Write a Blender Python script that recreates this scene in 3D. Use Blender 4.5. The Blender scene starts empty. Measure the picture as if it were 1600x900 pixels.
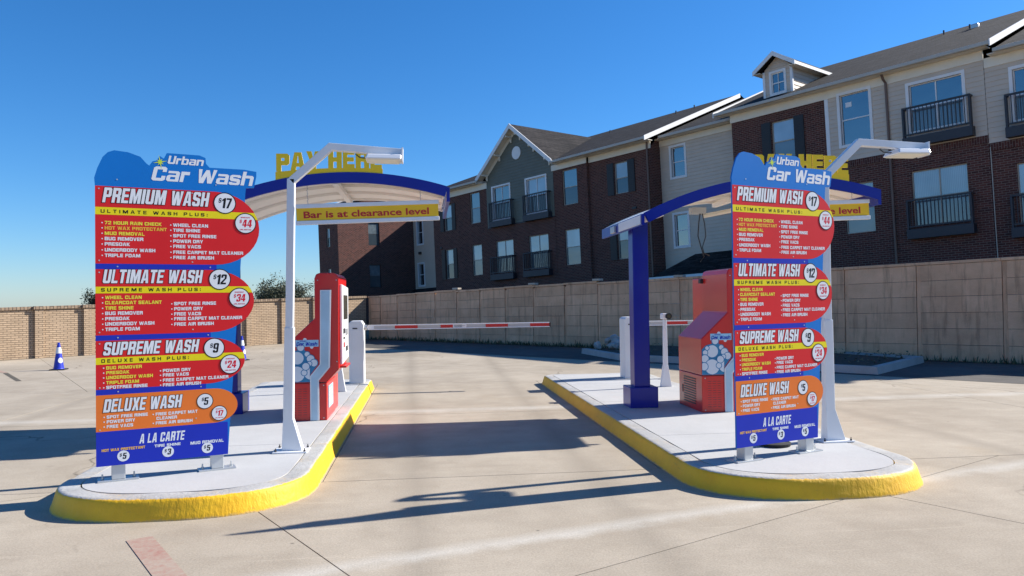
import bpy, math, random
from mathutils import Vector, Matrix, Quaternion
R = math.radians
random.seed(7)
scene = bpy.context.scene
C = scene.collection

# ------------------------------------------------------------------ camera, sky, sun, exposure
cam_d = bpy.data.cameras.new('Camera'); cam = bpy.data.objects.new('Camera', cam_d); C.objects.link(cam)
cam_d.sensor_width = 36.0; cam_d.lens = 27.0; cam_d.clip_start = 0.05; cam_d.clip_end = 6000
yaw, pitch, roll = R(6.525), R(0.9155), R(0.762)
fw = Vector((math.sin(yaw)*math.cos(pitch), math.cos(yaw)*math.cos(pitch), math.sin(pitch)))
rt = Vector((math.cos(yaw), -math.sin(yaw), 0)); up = rt.cross(fw)
rt2 = rt*math.cos(roll)-up*math.sin(roll); up2 = up*math.cos(roll)+rt*math.sin(roll)
cam.matrix_world = Matrix(((rt2.x, up2.x, -fw.x, 0), (rt2.y, up2.y, -fw.y, 0), (rt2.z, up2.z, -fw.z, 1.65), (0, 0, 0, 1)))
scene.camera = cam

SUN_AZ, SUN_EL = R(12.3), R(34.0)          # azimuth counted from +X towards +Y
S = Vector((math.cos(SUN_EL)*math.cos(SUN_AZ), math.cos(SUN_EL)*math.sin(SUN_AZ), math.sin(SUN_EL)))
world = bpy.data.worlds.new('World'); scene.world = world; world.use_nodes = True
wn = world.node_tree; wn.nodes.clear()
wo = wn.nodes.new('ShaderNodeOutputWorld'); bg = wn.nodes.new('ShaderNodeBackground'); sky = wn.nodes.new('ShaderNodeTexSky')
sky.sky_type = 'NISHITA'; sky.sun_disc = False; sky.sun_elevation = SUN_EL; sky.sun_rotation = math.pi/2-SUN_AZ
sky.altitude = 0; sky.air_density = 1.0; sky.dust_density = 0.18; sky.ozone_density = 10.0
bg.inputs['Strength'].default_value = 0.093
hs = wn.nodes.new('ShaderNodeHueSaturation'); hs.inputs['Saturation'].default_value = 1.13
wn.links.new(sky.outputs[0], hs.inputs['Color']); wn.links.new(hs.outputs[0], bg.inputs['Color']); wn.links.new(bg.outputs[0], wo.inputs['Surface'])
sun_d = bpy.data.lights.new('Sun', 'SUN'); sun_d.energy = 5.0; sun_d.angle = R(0.53); sun_d.color = (1.0, 0.955, 0.88)
sun = bpy.data.objects.new('Sun', sun_d); C.objects.link(sun); sun.location = S*60
sun.rotation_mode = 'QUATERNION'; sun.rotation_quaternion = S.to_track_quat('Z', 'Y')
vs = scene.view_settings
vs.view_transform = 'Standard'; vs.look = 'None'; vs.gamma = 1.0; vs.exposure = 0.80; vs.use_curve_mapping = False

# ------------------------------------------------------------------ materials
def newmat(name):
    m = bpy.data.materials.new(name); m.use_nodes = True
    nt = m.node_tree; b = nt.nodes['Principled BSDF']
    return m, nt, b
def N(nt, t, **kw):
    n = nt.nodes.new(t)
    for k, v in kw.items():
        if k in n.inputs.keys(): n.inputs[k].default_value = v
        else: setattr(n, k, v)
    return n
def L(nt, a, b): nt.links.new(a, b)
def ocoord(nt, rot=None, scale=None):
    tc = N(nt, 'ShaderNodeTexCoord'); out = tc.outputs['Object']
    if rot is not None or scale is not None:
        mp = N(nt, 'ShaderNodeMapping')
        if rot is not None: mp.inputs['Rotation'].default_value = rot
        if scale is not None: mp.inputs['Scale'].default_value = scale
        L(nt, out, mp.inputs['Vector']); out = mp.outputs['Vector']
    return out
def noise(nt, vec, scale, detail=4, rough=0.55):
    n = N(nt, 'ShaderNodeTexNoise'); n.inputs['Scale'].default_value = scale; n.inputs['Detail'].default_value = detail
    n.inputs['Roughness'].default_value = rough; L(nt, vec, n.inputs['Vector']); return n.outputs['Fac']
def ramp(nt, fac, p0, c0, p1, c1):
    r = N(nt, 'ShaderNodeValToRGB'); e = r.color_ramp.elements
    e[0].position = p0; e[0].color = (*c0, 1) if len(c0) == 3 else c0
    e[1].position = p1; e[1].color = (*c1, 1) if len(c1) == 3 else c1
    L(nt, fac, r.inputs['Fac']); return r.outputs['Color']
def mix(nt, fac, a, b, mode='MIX'):
    m = N(nt, 'ShaderNodeMix'); m.data_type = 'RGBA'; m.blend_type = mode
    for sock, v in ((m.inputs[0], fac), (m.inputs[6], a), (m.inputs[7], b)):
        if hasattr(v, 'is_linked'): L(nt, v, sock)
        elif isinstance(v, (int, float)): sock.default_value = v
        else: sock.default_value = (*v, 1)
    return m.outputs[2]
def math_(nt, op, a, b=0.0, clamp=False):
    m = N(nt, 'ShaderNodeMath'); m.operation = op; m.use_clamp = clamp
    for sock, v in ((m.inputs[0], a), (m.inputs[1], b)):
        if hasattr(v, 'is_linked'): L(nt, v, sock)
        else: sock.default_value = v
    return m.outputs[0]
def bump(nt, b, h, strength, dist):
    bp = N(nt, 'ShaderNodeBump'); bp.inputs['Strength'].default_value = strength; bp.inputs['Distance'].default_value = dist
    L(nt, h, bp.inputs['Height']); L(nt, bp.outputs[0], b.inputs['Normal'])

def paint(name, col, rough=0.35, var=0.06, coat=0.0, spec=0.5, metallic=0.0, dirt=0.0):
    m, nt, b = newmat(name); v = ocoord(nt)
    n1 = noise(nt, v, 2.3, 5); dk = tuple(c*(1-var*2) for c in col); lt = tuple(min(1, c*(1+var)) for c in col)
    c = ramp(nt, n1, 0.3, dk, 0.7, lt)
    if dirt:
        n2 = noise(nt, v, 9, 6, 0.7); c = mix(nt, math_(nt, 'MULTIPLY', ramp(nt, n2, 0.5, (0, 0, 0), 0.75, (1, 1, 1)), dirt), c, tuple(x*0.35+0.05 for x in col))
    L(nt, c, b.inputs['Base Color'])
    rr = noise(nt, v, 14, 3); L(nt, math_(nt, 'ADD', math_(nt, 'MULTIPLY', rr, 0.06), max(0.02, rough-0.03)), b.inputs['Roughness'])
    b.inputs['Coat Weight'].default_value = coat; b.inputs['Coat Roughness'].default_value = 0.08
    b.inputs['Specular IOR Level'].default_value = spec; b.inputs['Metallic'].default_value = metallic
    return m
M = {}
M['white_paint'] = paint('white_paint', (0.74, 0.74, 0.74), 0.4, 0.03, dirt=0.12)
M['white_steel'] = paint('white_steel', (0.78, 0.78, 0.79), 0.32, 0.03, dirt=0.08)
M['cream_sheet'] = paint('cream_sheet', (0.92, 0.89, 0.83), 0.5, 0.02)
M['blue_paint'] = paint('blue_paint', (0.006, 0.011, 0.27), 0.30, 0.04, coat=0.12, spec=0.35)
M['red_shell'] = paint('red_shell', (0.66, 0.013, 0.011), 0.30, 0.015, coat=0.3)
M['lens_white'] = paint('lens_white', (0.80, 0.77, 0.66), 0.4, 0.02)
M['galv'] = paint('galv', (0.55, 0.56, 0.56), 0.4, 0.08, metallic=0.6)
M['dark_metal'] = paint('dark_metal', (0.03, 0.03, 0.033), 0.5, 0.1)
M['black_rubber'] = paint('black_rubber', (0.018, 0.018, 0.018), 0.7, 0.1)
M['strip_blue'] = paint('strip_blue', (0.46, 0.62, 0.72), 0.15, 0.10)
M['print_red'] = paint('print_red', (0.66, 0.018, 0.022), 0.42, 0.03, spec=0.2)
M['print_orange'] = paint('print_orange', (0.80, 0.185, 0.030), 0.42, 0.03, spec=0.2)
M['print_blue'] = paint('print_blue', (0.006, 0.165, 0.54), 0.42, 0.03, spec=0.2)
M['print_navy'] = paint('print_navy', (0.014, 0.032, 0.42), 0.42, 0.03, spec=0.2)
M['print_yellow'] = paint('print_yellow', (0.80, 0.66, 0.012), 0.42, 0.03, spec=0.2)
M['print_black'] = paint('print_black', (0.008, 0.008, 0.010), 0.45, 0.02, spec=0.2)
M['print_white'] = paint('print_white', (0.74, 0.75, 0.77), 0.45, 0.02, spec=0.2)
M['print_item_yellow'] = paint('print_item_yellow', (0.82, 0.70, 0.06), 0.45, 0.02, spec=0.2)
M['print_item_gold'] = paint('print_item_gold', (0.85, 0.47, 0.05), 0.45, 0.02, spec=0.2)
M['print_price_red'] = paint('print_price_red', (0.62, 0.010, 0.030), 0.45, 0.02, spec=0.2)
M['print_green'] = paint('print_green', (0.55, 0.68, 0.06), 0.45, 0.02, spec=0.2)
M['gold_plate'] = paint('gold_plate', (0.94, 0.62, 0.010), 0.5, 0.03)
M['bar_yellow'] = paint('bar_yellow', (0.96, 0.56, 0.010), 0.5, 0.03)
M['bar_red'] = paint('bar_red', (0.55, 0.012, 0.012), 0.4, 0.03)
M['arm_red'] = paint('arm_red', (0.58, 0.025, 0.02), 0.4, 0.05)
M['arm_grey'] = paint('arm_grey', (0.48, 0.47, 0.46), 0.4, 0.04)
M['sticker_sky'] = paint('sticker_sky', (0.36, 0.62, 0.78), 0.35, 0.06)
M['bubble_teal'] = paint('bubble_teal', (0.02, 0.22, 0.42), 0.35, 0.04)
M['cone_blue'] = paint('cone_blue', (0.012, 0.03, 0.42), 0.45, 0.05)
M['trim_white'] = paint('trim_white', (0.80, 0.79, 0.77), 0.5, 0.03)
M['trim_cream'] = paint('trim_cream', (0.80, 0.72, 0.58), 0.5, 0.03)
M['trim_navy'] = paint('trim_navy', (0.026, 0.026, 0.034), 0.5, 0.06)
M['shutter'] = paint('shutter', (0.012, 0.010, 0.011), 0.5, 0.05)
M['tan_sash'] = paint('tan_sash', (0.42, 0.36, 0.28), 0.5, 0.05)
M['downspout'] = paint('downspout', (0.16, 0.10, 0.075), 0.5, 0.05)
M['gutter'] = paint('gutter', (0.48, 0.44, 0.37), 0.45, 0.04)
M['notice'] = paint('notice', (0.75, 0.76, 0.78), 0.6, 0.02)

def glass(name, base, ior, rough=0.03, streak=0.0):
    m, nt, b = newmat(name); v = ocoord(nt)
    n = noise(nt, v, 0.9, 2)
    c = ramp(nt, n, 0.3, tuple(x*0.8 for x in base), 0.7, tuple(x*1.2 for x in base))
    if streak:
        w = N(nt, 'ShaderNodeTexWave'); w.wave_type = 'BANDS'; w.bands_direction = 'X'; w.inputs['Scale'].default_value = 5.5
        w.inputs['Distortion'].default_value = 1.2; w.inputs['Detail'].default_value = 2; L(nt, v, w.inputs['Vector'])
        c = mix(nt, math_(nt, 'MULTIPLY', w.outputs['Fac'], streak), c, tuple(x*0.35 for x in base))
    L(nt, c, b.inputs['Base Color'])
    b.inputs['Roughness'].default_value = rough; b.inputs['IOR'].default_value = ior
    bump(nt, b, noise(nt, v, 0.9, 2), 0.10, 0.06)
    return m
M['glass_blind'] = glass('glass_blind', (0.30, 0.36, 0.40), 2.1)
M['glass_pale'] = glass('glass_pale', (0.40, 0.47, 0.50), 1.9)
M['glass_mid'] = glass('glass_mid', (0.13, 0.17, 0.19), 1.8)
M['glass_curtain_up'] = glass('glass_curtain_up', (0.30, 0.35, 0.38), 2.0, 0.03, streak=0.35)
M['glass_deep'] = glass('glass_deep', (0.018, 0.024, 0.030), 2.6)
M['glass_screen'] = glass('glass_screen', (0.045, 0.062, 0.075), 1.75, 0.08)
M['glass_curtain'] = glass('glass_curtain', (0.16, 0.20, 0.22), 1.8, 0.04, streak=0.8)
M['screen_dark'] = glass('screen_dark', (0.06, 0.05, 0.03), 1.5)

def concrete(name, c_lo, c_hi, speck=0.25, stain=0.35, rand=0.12, bstr=0.25, streaks=None, cracks=False, drip=0.0):
    m, nt, b = newmat(name); v = ocoord(nt)
    a = noise(nt, v, 0.35, 6, 0.6); a2 = noise(nt, v, 2.1, 7, 0.65)
    c = ramp(nt, math_(nt, 'ADD', math_(nt, 'MULTIPLY', a, 0.6), math_(nt, 'MULTIPLY', a2, 0.4)), 0.38, c_lo, 0.62, c_hi)
    if stain:
        s = noise(nt, v, 0.8, 5, 0.7); sm = ramp(nt, s, 0.56, (0, 0, 0), 0.72, (1, 1, 1))
        c = mix(nt, math_(nt, 'MULTIPLY', sm, stain), c, tuple(x*0.72 for x in c_lo))
        s3 = noise(nt, ocoord(nt, rot=(0, 0, 0.5), scale=(0.5, 6, 1)), 1.3, 5, 0.6); sm3 = ramp(nt, s3, 0.55, (0, 0, 0), 0.75, (1, 1, 1))
        c = mix(nt, math_(nt, 'MULTIPLY', sm3, stain*0.55), c, tuple(x*0.78 for x in c_lo))
        s2 = noise(nt, v, 5.5, 6, 0.75); sm2 = ramp(nt, s2, 0.66, (0, 0, 0), 0.74, (1, 1, 1))
        c = mix(nt, math_(nt, 'MULTIPLY', sm2, stain*0.9), c, tuple(x*0.5 for x in c_lo))
        vo = N(nt, 'ShaderNodeTexVoronoi'); vo.inputs['Scale'].default_value = 1.7; L(nt, v, vo.inputs['Vector'])
        sp = ramp(nt, vo.outputs['Distance'], 0.012, (1, 1, 1), 0.03, (0, 0, 0)); c = mix(nt, math_(nt, 'MULTIPLY', sp, 0.7), c, tuple(x*0.22 for x in c_lo))
    if cracks:
        dv = N(nt, 'ShaderNodeTexNoise'); dv.inputs['Scale'].default_value = 0.9; dv.inputs['Detail'].default_value = 6; L(nt, v, dv.inputs['Vector'])
        wv = N(nt, 'ShaderNodeVectorMath'); wv.operation = 'MULTIPLY_ADD'; L(nt, dv.outputs['Color'], wv.inputs[0]); wv.inputs[1].default_value = (1.3, 1.3, 0); L(nt, v, wv.inputs[2])
        ve = N(nt, 'ShaderNodeTexVoronoi'); ve.feature = 'DISTANCE_TO_EDGE'; ve.inputs['Scale'].default_value = 0.23; L(nt, wv.outputs[0], ve.inputs['Vector'])
        cr = ramp(nt, ve.outputs['Distance'], 0.0006, (1, 1, 1), 0.0022, (0, 0, 0)); pm = ramp(nt, noise(nt, v, 0.33, 3), 0.50, (0, 0, 0), 0.58, (1, 1, 1))
        c = mix(nt, math_(nt, 'MULTIPLY', math_(nt, 'MULTIPLY', cr, pm), 0.9), c, tuple(x*0.35 for x in c_lo))
        oil = ramp(nt, noise(nt, v, 1.7, 3, 0.5), 0.70, (0, 0, 0), 0.78, (1, 1, 1)); c = mix(nt, math_(nt, 'MULTIPLY', oil, 0.35), c, tuple(x*0.45 for x in c_lo))
        rust = ramp(nt, noise(nt, ocoord(nt, scale=(1.0, 0.7, 1)), 0.62, 5, 0.6), 0.60, (0, 0, 0), 0.72, (1, 1, 1)); c = mix(nt, math_(nt, 'MULTIPLY', rust, 0.30), c, (c_hi[0]*0.92, c_hi[1]*0.80, c_hi[2]*0.62))
        scr = ramp(nt, noise(nt, ocoord(nt, rot=(0, 0, 1.1), scale=(0.25, 5.0, 1)), 1.6, 6, 0.75), 0.60, (0, 0, 0), 0.68, (1, 1, 1)); c = mix(nt, math_(nt, 'MULTIPLY', scr, 0.22), c, tuple(min(1, x*1.35) for x in c_hi))
        grit = N(nt, 'ShaderNodeTexVoronoi'); grit.inputs['Scale'].default_value = 26; L(nt, v, grit.inputs['Vector'])
        gm = ramp(nt, grit.outputs['Distance'], 0.05, (1, 1, 1), 0.13, (0, 0, 0)); gk = ramp(nt, noise(nt, v, 1.1, 4), 0.48, (0, 0, 0), 0.62, (1, 1, 1)); c = mix(nt, math_(nt, 'MULTIPLY', math_(nt, 'MULTIPLY', gm, gk), 0.55), c, tuple(x*0.45 for x in c_lo))
    for (px, py, nx, ny, w, amt) in (streaks or []):
        sx = N(nt, 'ShaderNodeSeparateXYZ'); L(nt, v, sx.inputs[0])
        d = math_(nt, 'ADD', math_(nt, 'MULTIPLY', sx.outputs[0], nx), math_(nt, 'MULTIPLY', sx.outputs[1], ny))
        d = math_(nt, 'ADD', d, -(px*nx+py*ny)); d = math_(nt, 'ADD', d, math_(nt, 'MULTIPLY', math_(nt, 'SUBTRACT', a2, 0.5), 0.25))
        k = math_(nt, 'SUBTRACT', 1.0, math_(nt, 'DIVIDE', math_(nt, 'ABSOLUTE', d), w), True)
        k = math_(nt, 'MULTIPLY', math_(nt, 'MULTIPLY', k, math_(nt, 'MULTIPLY', a2, 1.7, True)), amt)
        c = mix(nt, math_(nt, 'ABSOLUTE', k), c, (0.56, 0.53, 0.47) if amt > 0 else tuple(x*0.55 for x in c_lo))
    if drip:
        dr = noise(nt, ocoord(nt, scale=(1, 1, 0.09)), 7, 5, 0.65); c = mix(nt, math_(nt, 'MULTIPLY', ramp(nt, dr, 0.52, (0, 0, 0), 0.70, (1, 1, 1)), drip), c, tuple(x*0.42 for x in c_lo))
        dr = noise(nt, ocoord(nt, scale=(1, 1, 0.12)), 4, 5, 0.65); c = mix(nt, math_(nt, 'MULTIPLY', ramp(nt, dr, 0.58, (0, 0, 0), 0.75, (1, 1, 1)), drip*0.7), c, tuple(min(1, x*1.25) for x in c_hi))
    f = noise(nt, v, 70, 3, 0.8); c = mix(nt, speck, c, ramp(nt, f, 0.3, (0.25, 0.25, 0.25), 0.7, (0.75, 0.75, 0.75)), 'OVERLAY')
    if rand:
        oi = N(nt, 'ShaderNodeObjectInfo'); k = math_(nt, 'ADD', math_(nt, 'MULTIPLY', oi.outputs['Random'], rand), 1-rand*0.5)
        c = mix(nt, 1.0, c, k, 'MULTIPLY')
    L(nt, c, b.inputs['Base Color']); b.inputs['Roughness'].default_value = 0.88; b.inputs['Specular IOR Level'].default_value = 0.25
    h = math_(nt, 'ADD', math_(nt, 'MULTIPLY', noise(nt, v, 160, 3, 0.7), 0.5), noise(nt, v, 22, 4, 0.6)); bump(nt, b, h, bstr, 0.006)
    return m
M['pavement'] = concrete('pavement', (0.322, 0.270, 0.205), (0.432, 0.370, 0.288), speck=0.40, stain=0.34, rand=0.09, cracks=True, streaks=[(0.05, 0, 1, 0.02, 0.22, -0.38), (1.45, 0, 1, -0.015, 0.24, -0.36), (-5.2, 0, 1, 0.05, 0.25, -0.34), (6.3, 0, 1, 0.03, 0.25, -0.34), (0.9, 5.35, -0.30, 0.954, 0.16, 0.55), (-6.0, 11.7, 0.0, 1.0, 0.28, 0.5)])
M['joint_dirt'] = concrete('joint_dirt', (0.085, 0.075, 0.06), (0.13, 0.115, 0.09), stain=0, rand=0)
M['earth'] = concrete('earth', (0.16, 0.13, 0.09), (0.26, 0.22, 0.15), stain=0.4, rand=0)
M['shaded_paving'] = concrete('shaded_paving', (0.070, 0.064, 0.058), (0.125, 0.115, 0.105), speck=0.3, stain=0.4, rand=0, bstr=0.5)  # dark paving colour with the shade by the wall put into it
M['soil'] = concrete('soil', (0.045, 0.038, 0.03), (0.10, 0.085, 0.065), stain=0.3, rand=0, bstr=0.8)
M['island_slab'] = concrete('island_slab', (0.42, 0.415, 0.405), (0.49, 0.485, 0.475), speck=0.12, stain=0.05, rand=0.03)
M['kerb_white'] = concrete('kerb_white', (0.34, 0.33, 0.31), (0.44, 0.43, 0.41), stain=0.25, rand=0.05)
M['panel'] = concrete('panel', (0.60, 0.345, 0.205), (0.79, 0.485, 0.30), speck=0.2, stain=0.4, rand=0.20, bstr=0.8, drip=0.6)
M['wall_cap'] = concrete('wall_cap', (0.38, 0.33, 0.27), (0.55, 0.50, 0.42), stain=0.3, rand=0.15)
M['stone'] = concrete('stone', (0.25, 0.24, 0.22), (0.48, 0.46, 0.43), stain=0.2, rand=0.4, bstr=0.6)

def kerb_mat():
    m, nt, b = newmat('kerb_painted'); v = ocoord(nt)
    sx = N(nt, 'ShaderNodeSeparateXYZ'); L(nt, v, sx.inputs[0])
    edge = math_(nt, 'ADD', sx.outputs[2], math_(nt, 'MULTIPLY', math_(nt, 'SUBTRACT', noise(nt, v, 22, 6, 0.7), 0.5), 0.020))
    mask = ramp(nt, math_(nt, 'SUBTRACT', edge, 0.0), 0.1575, (1, 1, 1), 0.1605, (0, 0, 0))
    n = noise(nt, v, 5, 5); y = ramp(nt, n, 0.3, (0.82, 0.43, 0.006), 0.7, (0.90, 0.51, 0.008))
    sc = ramp(nt, noise(nt, v, 9, 6, 0.8), 0.68, (0, 0, 0), 0.74, (1, 1, 1))
    y = mix(nt, math_(nt, 'MULTIPLY', sc, 0.30), y, (0.42, 0.33, 0.16))
    scuff = ramp(nt, noise(nt, ocoord(nt, scale=(1.0, 1.0, 9.0)), 3.2, 5, 0.7), 0.62, (0, 0, 0), 0.70, (1, 1, 1)); y = mix(nt, math_(nt, 'MULTIPLY', scuff, 0.30), y, (0.16, 0.12, 0.06))
    foot = ramp(nt, math_(nt, 'ADD', sx.outputs[2], math_(nt, 'MULTIPLY', math_(nt, 'SUBTRACT', noise(nt, v, 11, 5, 0.7), 0.5), 0.05)), 0.0, (1, 1, 1), 0.016, (0, 0, 0)); y = mix(nt, math_(nt, 'MULTIPLY', foot, 0.75), y, (0.34, 0.29, 0.21))
    g = ramp(nt, noise(nt, v, 3, 6, 0.7), 0.35, (0.37, 0.36, 0.335), 0.65, (0.49, 0.48, 0.455))
    sp = ramp(nt, noise(nt, v, 34, 5, 0.8), 0.56, (0, 0, 0), 0.66, (1, 1, 1)); g = mix(nt, math_(nt, 'MULTIPLY', sp, 0.55), g, (0.24, 0.22, 0.19))
    c = mix(nt, mask, g, y); L(nt, c, b.inputs['Base Color']); b.inputs['Roughness'].default_value = 0.6
    vv = ocoord(nt, scale=(1, 1, 0.10)); h = math_(nt, 'ADD', math_(nt, 'MULTIPLY', noise(nt, vv, 38, 4, 0.6), 1.4), noise(nt, v, 24, 4, 0.6)); bump(nt, b, h, 0.55, 0.007)
    return m
M['kerb'] = kerb_mat()

def faded(name, col, base, scale=11):
    m, nt, b = newmat(name); v = ocoord(nt)
    f = ramp(nt, math_(nt, 'ADD', math_(nt, 'MULTIPLY', noise(nt, v, scale, 6, 0.8), 0.6), math_(nt, 'MULTIPLY', noise(nt, v, 1.6, 3), 0.4)), 0.36, (0, 0, 0), 0.62, (1, 1, 1))
    c = mix(nt, math_(nt, 'MULTIPLY', f, 0.80), base, col); L(nt, c, b.inputs['Base Color']); b.inputs['Roughness'].default_value = 0.85
    return m
M['faded_red'] = faded('faded_red', (0.33, 0.125, 0.095), (0.39, 0.33, 0.255), 20)

def brick(name, c1, c2, mortar, w, hgt, ms=0.010, rotd=False, dirt=0.3, bstr=0.5):
    m, nt, b = newmat(name); v = ocoord(nt)
    sx = N(nt, 'ShaderNodeSeparateXYZ'); L(nt, v, sx.inputs[0]); cb = N(nt, 'ShaderNodeCombineXYZ')
    hx = math_(nt, 'ADD', sx.outputs[0], sx.outputs[1])
    L(nt, sx.outputs[2] if rotd else hx, cb.inputs[0]); L(nt, hx if rotd else sx.outputs[2], cb.inputs[1])
    t = N(nt, 'ShaderNodeTexBrick'); t.inputs['Scale'].default_value = 1.0; t.inputs['Brick Width'].default_value = w; t.inputs['Row Height'].default_value = hgt
    t.inputs['Mortar Size'].default_value = ms; t.inputs['Mortar Smooth'].default_value = 0.3; t.inputs['Bias'].default_value = 0.0
    t.inputs['Color1'].default_value = (*c1, 1); t.inputs['Color2'].default_value = (*c2, 1); t.inputs['Mortar'].default_value = (*mortar, 1)
    L(nt, cb.outputs[0], t.inputs['Vector'])
    c = t.outputs['Color']
    n = ramp(nt, noise(nt, v, 1.1, 6, 0.7), 0.35, (0.72, 0.72, 0.72), 0.7, (1.1, 1.1, 1.1)); c = mix(nt, dirt, c, mix(nt, 1.0, c, n, 'MULTIPLY'))
    L(nt, c, b.inputs['Base Color']); b.inputs['Roughness'].default_value = 0.9; b.inputs['Specular IOR Level'].default_value = 0.2
    bump(nt, b, math_(nt, 'MULTIPLY', t.outputs['Fac'], -1.0), bstr, 0.012)
    return m
M['brick_dark'] = brick('brick_dark', (0.140, 0.050, 0.038), (0.070, 0.027, 0.023), (0.215, 0.155, 0.128), 0.215, 0.076, 0.009)
M['soldier'] = brick('soldier', (0.130, 0.046, 0.036), (0.066, 0.025, 0.022), (0.205, 0.148, 0.122), 0.24, 0.078, 0.008, rotd=True)
M['brick_tan'] = brick('brick_tan', (0.52, 0.38, 0.255), (0.43, 0.315, 0.21), (0.19, 0.14, 0.10), 0.215, 0.067, 0.009, dirt=0.5, bstr=0.9)
M['cap_tan'] = brick('cap_tan', (0.36, 0.265, 0.18), (0.28, 0.20, 0.14), (0.12, 0.09, 0.07), 0.30, 0.105, 0.014, rotd=True)

def shingle():
    m, nt, b = newmat('shingle'); v = ocoord(nt)
    sx = N(nt, 'ShaderNodeSeparateXYZ'); L(nt, v, sx.inputs[0]); cb = N(nt, 'ShaderNodeCombineXYZ')
    L(nt, math_(nt, 'ADD', sx.outputs[0], math_(nt, 'MULTIPLY', sx.outputs[1], 0.35)), cb.inputs[0]); L(nt, math_(nt, 'MULTIPLY', sx.outputs[2], 2.4), cb.inputs[1])
    t = N(nt, 'ShaderNodeTexBrick'); t.inputs['Scale'].default_value = 1.0; t.inputs['Brick Width'].default_value = 0.33; t.inputs['Row Height'].default_value = 0.145
    t.inputs['Mortar Size'].default_value = 0.010; t.inputs['Color1'].default_value = (0.048, 0.043, 0.043, 1); t.inputs['Color2'].default_value = (0.013, 0.012, 0.013, 1); t.inputs['Mortar'].default_value = (0.008, 0.008, 0.008, 1)
    L(nt, cb.outputs[0], t.inputs['Vector'])
    n = ramp(nt, noise(nt, v, 1.3, 7, 0.75), 0.35, (0.5, 0.5, 0.52), 0.7, (1.35, 1.28, 1.2)); c = mix(nt, 0.8, t.outputs['Color'], mix(nt, 1.0, t.outputs['Color'], n, 'MULTIPLY'))
    L(nt, c, b.inputs['Base Color']); b.inputs['Roughness'].default_value = 0.92; b.inputs['Specular IOR Level'].default_value = 0.2
    bump(nt, b, math_(nt, 'ADD', t.outputs['Fac'], noise(nt, v, 9, 4)), 0.5, 0.012)
    return m
M['shingle'] = shingle()
M['siding_beige'] = paint('siding_beige', (0.62, 0.51, 0.40), 0.6, 0.03)
M['siding_green'] = paint('siding_green', (0.150, 0.152, 0.116), 0.6, 0.05)

def leafmat(name, lo, hi):
    m, nt, b = newmat(name); oi = N(nt, 'ShaderNodeNewGeometry')
    c = ramp(nt, oi.outputs['Random Per Island'], 0.1, lo, 0.9, hi); L(nt, c, b.inputs['Base Color']); b.inputs['Roughness'].default_value = 0.6
    try: b.inputs['Subsurface Weight'].default_value = 0.0
    except Exception: pass
    return m
M['leaf_olive'] = leafmat('leaf_olive', (0.050, 0.060, 0.030), (0.130, 0.135, 0.075))
M['leaf_dark'] = leafmat('leaf_dark', (0.020, 0.028, 0.015), (0.060, 0.072, 0.036))
M['weed'] = leafmat('weed', (0.035, 0.045, 0.018), (0.14, 0.13, 0.06))
M['bark'] = paint('bark', (0.10, 0.08, 0.06), 0.9, 0.15)

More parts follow.
